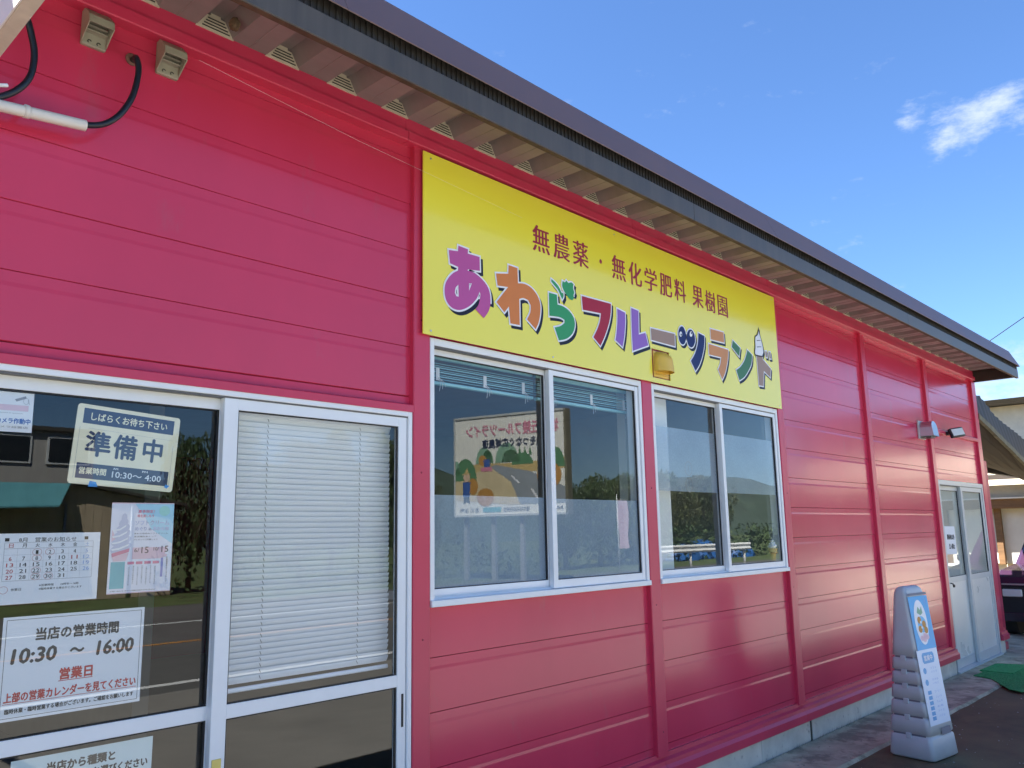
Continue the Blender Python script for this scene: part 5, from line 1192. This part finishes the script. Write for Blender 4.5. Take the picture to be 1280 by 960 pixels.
for i in range(3):
    b = MB(); b.tube([(6.2 + i * 1.7, -20.38, 0), (6.2 + i * 1.7, -20.38, 2.5)], 0.035, 6); b.build('down_pipe', M_galv, t)
t = thing('teal_roofed_shed', 'low shed with pale teal sloping roof left of the brown shed', 'shed', (4, -20, 0))
b = MB(); b.box(0.5, 5.2, -22, -19.6, 0, 2.1); b.build('wall', M_brown_wall, t)
b = MB(); b.mesh([(0.3, -19.3, 2.2), (7.4, -19.3, 2.40), (7.9, -20.15, 3.0), (0.3, -21.5, 3.0), (0.3, -19.3, 2.16), (7.4, -19.3, 2.36), (7.9, -20.15, 2.96), (0.3, -21.5, 2.96)], [(0, 1, 2, 3), (4, 7, 6, 5), (0, 4, 5, 1), (1, 5, 6, 2), (2, 6, 7, 3), (3, 7, 4, 0)]); b.build('roof', M_tealroof, t)
house_simple('reflection_farm_building', 'pale farm building far along the road, added as a bright reflection', 118, 136, -33, -21, 4.6, M_bright, M_dgrey, [(120, 122, 1, 2.2), (126, 128, 1, 2.2)], ridge=1.2)  # added so a sunlit pale wall reflects in the red siding
house_simple('reflection_house', 'light beige house on the far side of the road, added as a bright reflection', 95, 112, -26, -16, 4.6, M_bright, M_roof, [(98, 100, 1, 2.4), (104, 107, 1, 2.4)], ridge=1.2)  # second pale wall, placed for its reflection in the right bays

# billboard, one end nearer the road
bbL, bbR = Vector((20.4, -13.95)), Vector((19.5, -18.0))
du = (bbR - bbL).normalized(); WB = (bbR - bbL).length; nb = Vector((du.y, -du.x)); nb = nb if nb.x < 0 else -nb
t = thing('billboard', 'large white roadside billboard with painted country road and farmer', 'billboard', (20, -16, 0))
def fb(u, w, d): p = bbL + du * u + nb * d; return (p.x, p.y, w)
b = MB(); n = 44
for i in range(n):
    u0, u1 = WB * i / n, WB * (i + 1) / n; g = 0.012
    b.mesh([fb(u0, 2.15, 0), fb(u0 + g, 2.15, -0.02), fb(u0 + 2 * g, 2.15, 0), fb(u1, 2.15, 0), fb(u0, 5.4, 0), fb(u0 + g, 5.4, -0.02), fb(u0 + 2 * g, 5.4, 0), fb(u1, 5.4, 0)], [(0, 1, 5, 4), (1, 2, 6, 5), (2, 3, 7, 6)])
b.build('board_sheet', M_bb, t)
def bbox(u0, u1, w0, w1, d0, d1, m, name):
    b = MB(); V = [fb(u, w, d) for w in (w0, w1) for d in (d0, d1) for u in (u0, u1)]
    b.mesh(V, [(0, 2, 3, 1), (4, 5, 7, 6), (0, 1, 5, 4), (2, 6, 7, 3), (0, 4, 6, 2), (1, 3, 7, 5)]); return b.build(name, m, t)
bbox(-0.06, WB + 0.06, 5.40, 5.47, -0.30, 0.03, M_alug, 'top_frame'); bbox(-0.06, WB + 0.06, 2.08, 2.15, -0.10, 0.03, M_alug, 'bottom_frame')
bbox(-0.08, 0.0, 2.08, 5.47, -0.30, 0.03, M_moss, 'side_frame'); bbox(WB, WB + 0.06, 2.08, 5.47, -0.30, 0.03, M_alug, 'side_frame')
for u in (0.5, 1.6, 2.7, 3.8): bbox(u, u + 0.14, 0, 5.3, -0.30, -0.16, M_galv, 'post')
def bp(name, m, pts, d=0.004):
    b = MB(); flat(b, pts, fb, d); return b.build(name, m, t)
bp('painted_field', M_field, [(0, 3.55), (WB, 3.35), (WB, 3.75), (3.2, 3.85), (1.5, 3.8), (0, 3.9)], .003)
bp('painted_sand', M_sand, [(0, 2.5), (1.2, 2.9), (1.8, 3.6), (2.6, 3.75), (WB, 3.35), (WB, 2.65), (2.0, 2.45), (0, 2.45)], .004)
bp('painted_road', M_proad, [(0.0, 2.45), (0.0, 2.95), (1.2, 3.5), (2.55, 3.78), (2.75, 3.72), (1.95, 3.2), (1.6, 2.45)], .006)
bp('painted_dash', M_paper, [(0.9, 2.62), (1.15, 2.95), (1.22, 2.93), (1.0, 2.62)], .008); bp('painted_dash', M_paper, [(1.6, 3.15), (1.9, 3.4), (1.95, 3.38), (1.68, 3.13)], .008)
arc = lambda cu, cw_, ru, rw, a0=0, a1=180, n_=12: [(cu + ru * math.cos(R(a0 + (a1 - a0) * k / n_)), cw_ + rw * math.sin(R(a0 + (a1 - a0) * k / n_))) for k in range(n_ + 1)]
for cu, cw_, ru, rw, m in ((0.35, 3.6, 0.35, 0.65, M_pgreen), (1.5, 3.75, 0.4, 0.38, M_pgreen), (2.1, 3.85, 0.45, 0.65, M_pgreen2), (1.95, 3.85, 0.35, 0.40, M_pgreen), (3.0, 3.85, 0.32, 0.55, M_pgreen2), (2.85, 3.85, 0.22, 0.45, M_pgreen), (3.75, 3.3, 0.45, 0.75, M_pgreen), (4.1, 3.5, 0.12, 0.5, M_pgreen2)):
    bp('painted_tree', m, arc(cu, cw_, ru, rw), .007)
for cu in (1.2, 1.4, 1.6): bp('painted_cypress', M_pgreen, [(cu - .06, 4.05), (cu, 4.35), (cu + .06, 4.05)], .008)
bp('painted_basket', M_porange, arc(0.55, 3.35, 0.42, 0.42, 0, 360, 20), .009)
bp('painted_basket', M_porange, arc(2.95, 2.72, 0.34, 0.30, 0, 360, 20), .009); bp('painted_basket', M_porange, arc(3.45, 3.1, 0.20, 0.28, 0, 360, 20), .009)
bp('painted_load', M_porange, arc(3.05, 3.95, 0.16, 0.18, 0, 360, 16), .009); bp('painted_truck', M_inkb, [(2.75, 3.7), (2.75, 3.98), (3.0, 3.98), (3.0, 3.7)], .010); bp('painted_truck_base', M_pinkd, [(2.68, 3.58), (2.68, 3.72), (3.12, 3.72), (3.12, 3.58)], .011)
bp('painted_coat', M_inkb, [(3.58, 2.75), (3.55, 3.25), (3.85, 3.25), (3.85, 2.75)], .010); bp('painted_face', M_skin, arc(3.7, 3.42, 0.14, 0.17, 0, 360, 16), .011); bp('painted_hat', M_field, [(3.48, 3.52), (3.62, 3.56), (3.68, 3.75), (3.78, 3.56), (3.94, 3.50)], .012)
bp('painted_boots', M_ink, [(3.58, 2.5), (3.6, 2.75), (3.82, 2.75), (3.84, 2.5), (3.72, 2.6)], .010)
b = MB(); put_text(b, '坂井丘陵フルーツライン', 1.95, 4.95, 3.5, 0.42, fb, 0.01, bold=0.012); b.build('red_lettering', M_pinkd, t)
b = MB(); put_text(b, '産地をつなぐ広域農道', 1.75, 4.50, 2.6, 0.30, fb, 0.01, bold=0.008); put_text(b, 'あわら市', 3.6, 2.30, 0.75, 0.17, fb, 0.01); put_text(b, '福井坂井農地保全', 1.75, 2.30, 1.0, 0.15, fb, 0.01); put_text(b, '農林水産省', 0.4, 2.30, 0.6, 0.13, fb, 0.01); b.build('navy_lettering', M_navy, t)
bp('teal_logo', M_teal, [(2.35, 2.22), (2.35, 2.38), (3.05, 2.38), (3.05, 2.22)], .008)

# banner
t = thing('banner_flag', 'tall narrow pink and white banner on a pole beside the road', 'banner', (23.1, -14, 0))
def fn(u, w, d): return (23.14 + u * 0.9, -13.95 + u * 0.15 + d * 0.3, w)
b = MB(); V, F = [], []
for i in range(9):
    w = 0.95 + i * 0.2
    for j in range(4): V.append((23.14 + j * 0.19, -13.95 + 0.03 * math.sin(i * 0.9 + j), w))
for i in range(8):
    for j in range(3): F.append((i * 4 + j, i * 4 + j + 1, i * 4 + j + 5, i * 4 + j + 4))
b.mesh(V, F, 0, True); b.nonormal = True; b.build('cloth', M_pink, t)
b = MB(); b.tube([(23.10, -13.95, 0), (23.10, -13.95, 2.75)], 0.014, 8); b.tube([(23.10, -13.95, 2.6), (23.75, -13.95, 2.6)], 0.008, 6); b.build('pole', M_paper, t)
b = MB(); put_text(b, '\n'.join('ブルーベリー'), 0.45, 1.75, 0.22, 1.3, lambda u, w, d: (23.14 + 0.6 - u, -13.88, w), 0); b.build('lettering', M_pinkd, t)

# guardrail
t = thing('guardrail', 'white W-beam guardrail along the far side of the road', 'guardrail', (30, -13.3, 0))
b = MB(); b.prism([(-13.26, 0.72), (-13.22, 0.78), (-13.26, 0.84), (-13.26, 0.88), (-13.22, 0.94), (-13.26, 1.00), (-13.27, 1.00), (-13.23, 0.94), (-13.27, 0.88), (-13.27, 0.84), (-13.23, 0.78), (-13.27, 0.72)], 24.5, 31.0, axis=0); b.build('beam', M_white, t)
for i in range(4):
    b = MB(); x = 24.8 + i * 1.95; b.tube([(x, -13.36, 0), (x, -13.36, 1.0)], 0.05, 8); b.build('post', M_white, t)
for i, (x, y, s) in enumerate(((37.5, -20.5, 0.9), (40.5, -21, 1.1), (43.5, -20.5, 0.8))):
    b = MB(); bm = bmesh.new(); bmesh.ops.create_icosphere(bm, subdivisions=3, radius=1)
    for v in bm.verts: v.co = Vector((x + v.co.x * s * 1.5, y + v.co.y * s, max(0, v.co.z) * s * 0.9 + random.uniform(-.04, .04)))
    b.mesh([v.co[:] for v in bm.verts], [tuple(v.index for v in f.verts) for f in bm.faces]); bm.free()
    tag(b.build('covered_heap', M_bluet, loc=(x, y, 0)), ('nearest', 'middle', 'farthest')[i] + ' of the blue tarpaulin heaps in the field across the road', 'heap', 'blue tarpaulin heaps')

# trees: trunk, limbs and a crown of small leaf faces
PROT = []
def crown_mesh(seed, n=5200):
    rnd = random.Random(seed); b = MB(); cl = []
    for i in range(16):
        a = rnd.uniform(0, 6.28); rr = rnd.uniform(0.0, 0.8); z = rnd.uniform(0.30, 0.95)
        rr *= 1 - 0.55 * abs(z - 0.55) / 0.5
        cl.append((rr * math.cos(a), rr * math.sin(a), z, rnd.uniform(0.22, 0.40)))
    for i in range(n):
        c = rnd.choice(cl); d = Vector((rnd.gauss(0, 1), rnd.gauss(0, 1), rnd.gauss(0, 1))).normalized() * c[3] * rnd.uniform(0.55, 1.0) ** 0.5
        p = Vector((c[0] + d.x, c[1] + d.y, c[2] + d.z * 0.62)); s = rnd.uniform(0.018, 0.04)
        u = Vector((rnd.gauss(0, 1), rnd.gauss(0, 1), rnd.gauss(0, 1))).normalized(); w = u.cross(Vector((rnd.gauss(0, 1), rnd.gauss(0, 1), rnd.gauss(0, 1)))).normalized()
        b.mesh([p - u * s, p + w * s * 0.6, p + u * s, p - w * s * 0.6], [(0, 1, 2, 3)])
    b.nonormal = True; return b
def tree(i, x, y, hgt, wid, label):
    k = i % 3; t = thing('tree', label, 'tree', (x, y, 0), random.uniform(0, 6.28), 'trees across the road')
    if len(PROT) <= k:
        bb = crown_mesh(20 + k); me = bb.build('crown', M_leafs[k]); PROT.append(me); c = me
    else: c = PROT[k].copy(); COL.objects.link(c)
    c.parent = t; c.location = (0, 0, 0.06 * hgt); c.scale = (wid / 2 / 0.95, wid / 2 / 0.95, hgt / 1.18)
    b = MB(); b.tube([(0, 0, -0.1), (0.05, 0.02, hgt * 0.35), (0.0, 0.05, hgt * 0.75)], 0.05 * wid * 0.7, 8, r2=0.03)
    for q in range(4):
        a = q * 1.6 + i; b.tube([(0.03, 0.02, hgt * (0.25 + 0.08 * q)), (wid * 0.3 * math.cos(a), wid * 0.3 * math.sin(a), hgt * (0.45 + 0.1 * q))], 0.04 * wid * 0.4, 6, r2=0.015)
    o = b.build('trunk', M_bark); o.parent = t
tl = [(11.6, -21, 4.6, 2.6), (13.6, -22, 5.0, 3.0), (15.6, -21.5, 4.8, 2.8), (17.6, -22.6, 5.3, 3.0), (20.2, -23, 5.2, 3.2), (22.3, -23, 3.6, 2.6),
      (27.0, -19.5, 3.5, 3.2), (30, -20, 3.9, 3.6), (33.5, -20.6, 3.7, 3.4), (37.5, -25, 4.2, 4.2), (42, -27, 4.8, 4.6), (47.5, -27, 4.4, 4.8), (53, -28, 5.2, 5.0), (60, -36, 6.2, 6), (70, -38, 6.6, 6.5), (84, -34, 7.0, 7), (-3, -22, 5.5, 4), (-7, -21, 5, 4)]
words = ['behind the brown shed end', 'left of the dense clump', 'in the dense clump', 'with the widest crown in the clump', 'behind the billboard', 'low beside the billboard', 'just past the billboard', 'second past the billboard', 'third past the billboard', 'near the blue heap', 'behind the blue heaps', 'in the mid distance', 'beyond the guardrail end', 'before the pale farm building', 'behind the pale farm building', 'farthest along the road', 'left of the grey house', 'at the far left end']
for i, (x, y, hh, ww) in enumerate(tl): tree(i, x, y, hh, ww, 'leafy green tree across the road ' + words[i])

# hedge-like scrub along the field edge and distant wooded hill
b = MB(); rnd = random.Random(5)
for i in range(15000):
    x = rnd.uniform(10, 120); y = -18.2 - rnd.random() * 2.5 - x * 0.03; hmax = 0.9 + 0.5 * math.sin(x * 0.7) + 0.01 * x; z = rnd.random() ** 0.7 * max(0.3, hmax); s = rnd.uniform(0.04, 0.10) * (1 + x / 60)
    u = Vector((rnd.gauss(0, 1), rnd.gauss(0, 1), rnd.gauss(0, 1))).normalized(); w = u.cross(Vector((0.2, 0.1, 1))).normalized(); p = Vector((x, y, z))
    b.mesh([p - u * s, p + w * s * 0.6, p + u * s, p - w * s * 0.6], [(0, 1, 2, 3)])
b.nonormal = True; tag(b.build('roadside_scrub', M_leafs[1]), kind='stuff')
b = MB(); V, F = [], []; nx, ny = 120, 14
for j in range(ny + 1):
    for i in range(nx + 1):
        x = -160 + 900 * i / nx; v = j / ny; y = -95 - 130 * v
        base = 12 + 9.5 * math.exp(-((x - 240) / 38) ** 2) + 2.5 * math.sin(x * 0.021) + 1.6 * math.sin(x * 0.067 + 1) + 0.8 * math.sin(x * 0.19)
        if x < 90: base *= max(0.18, 1 - (90 - x) / 170)
        V.append((x, y, base * math.sin(math.pi * min(1, v * 3.2) * 0.5 + 0.0) ** 0.6 * (1 - 0.35 * max(0, v - 0.4)) + random.uniform(-0.5, 0.5) - (3 if v == 0 else 0)))
for j in range(ny):
    for i in range(nx): F.append((j * (nx + 1) + i, j * (nx + 1) + i + 1, (j + 1) * (nx + 1) + i + 1, (j + 1) * (nx + 1) + i))
b.mesh(V, F, 0, True); tag(b.build('hill', M_hill), kind='structure')
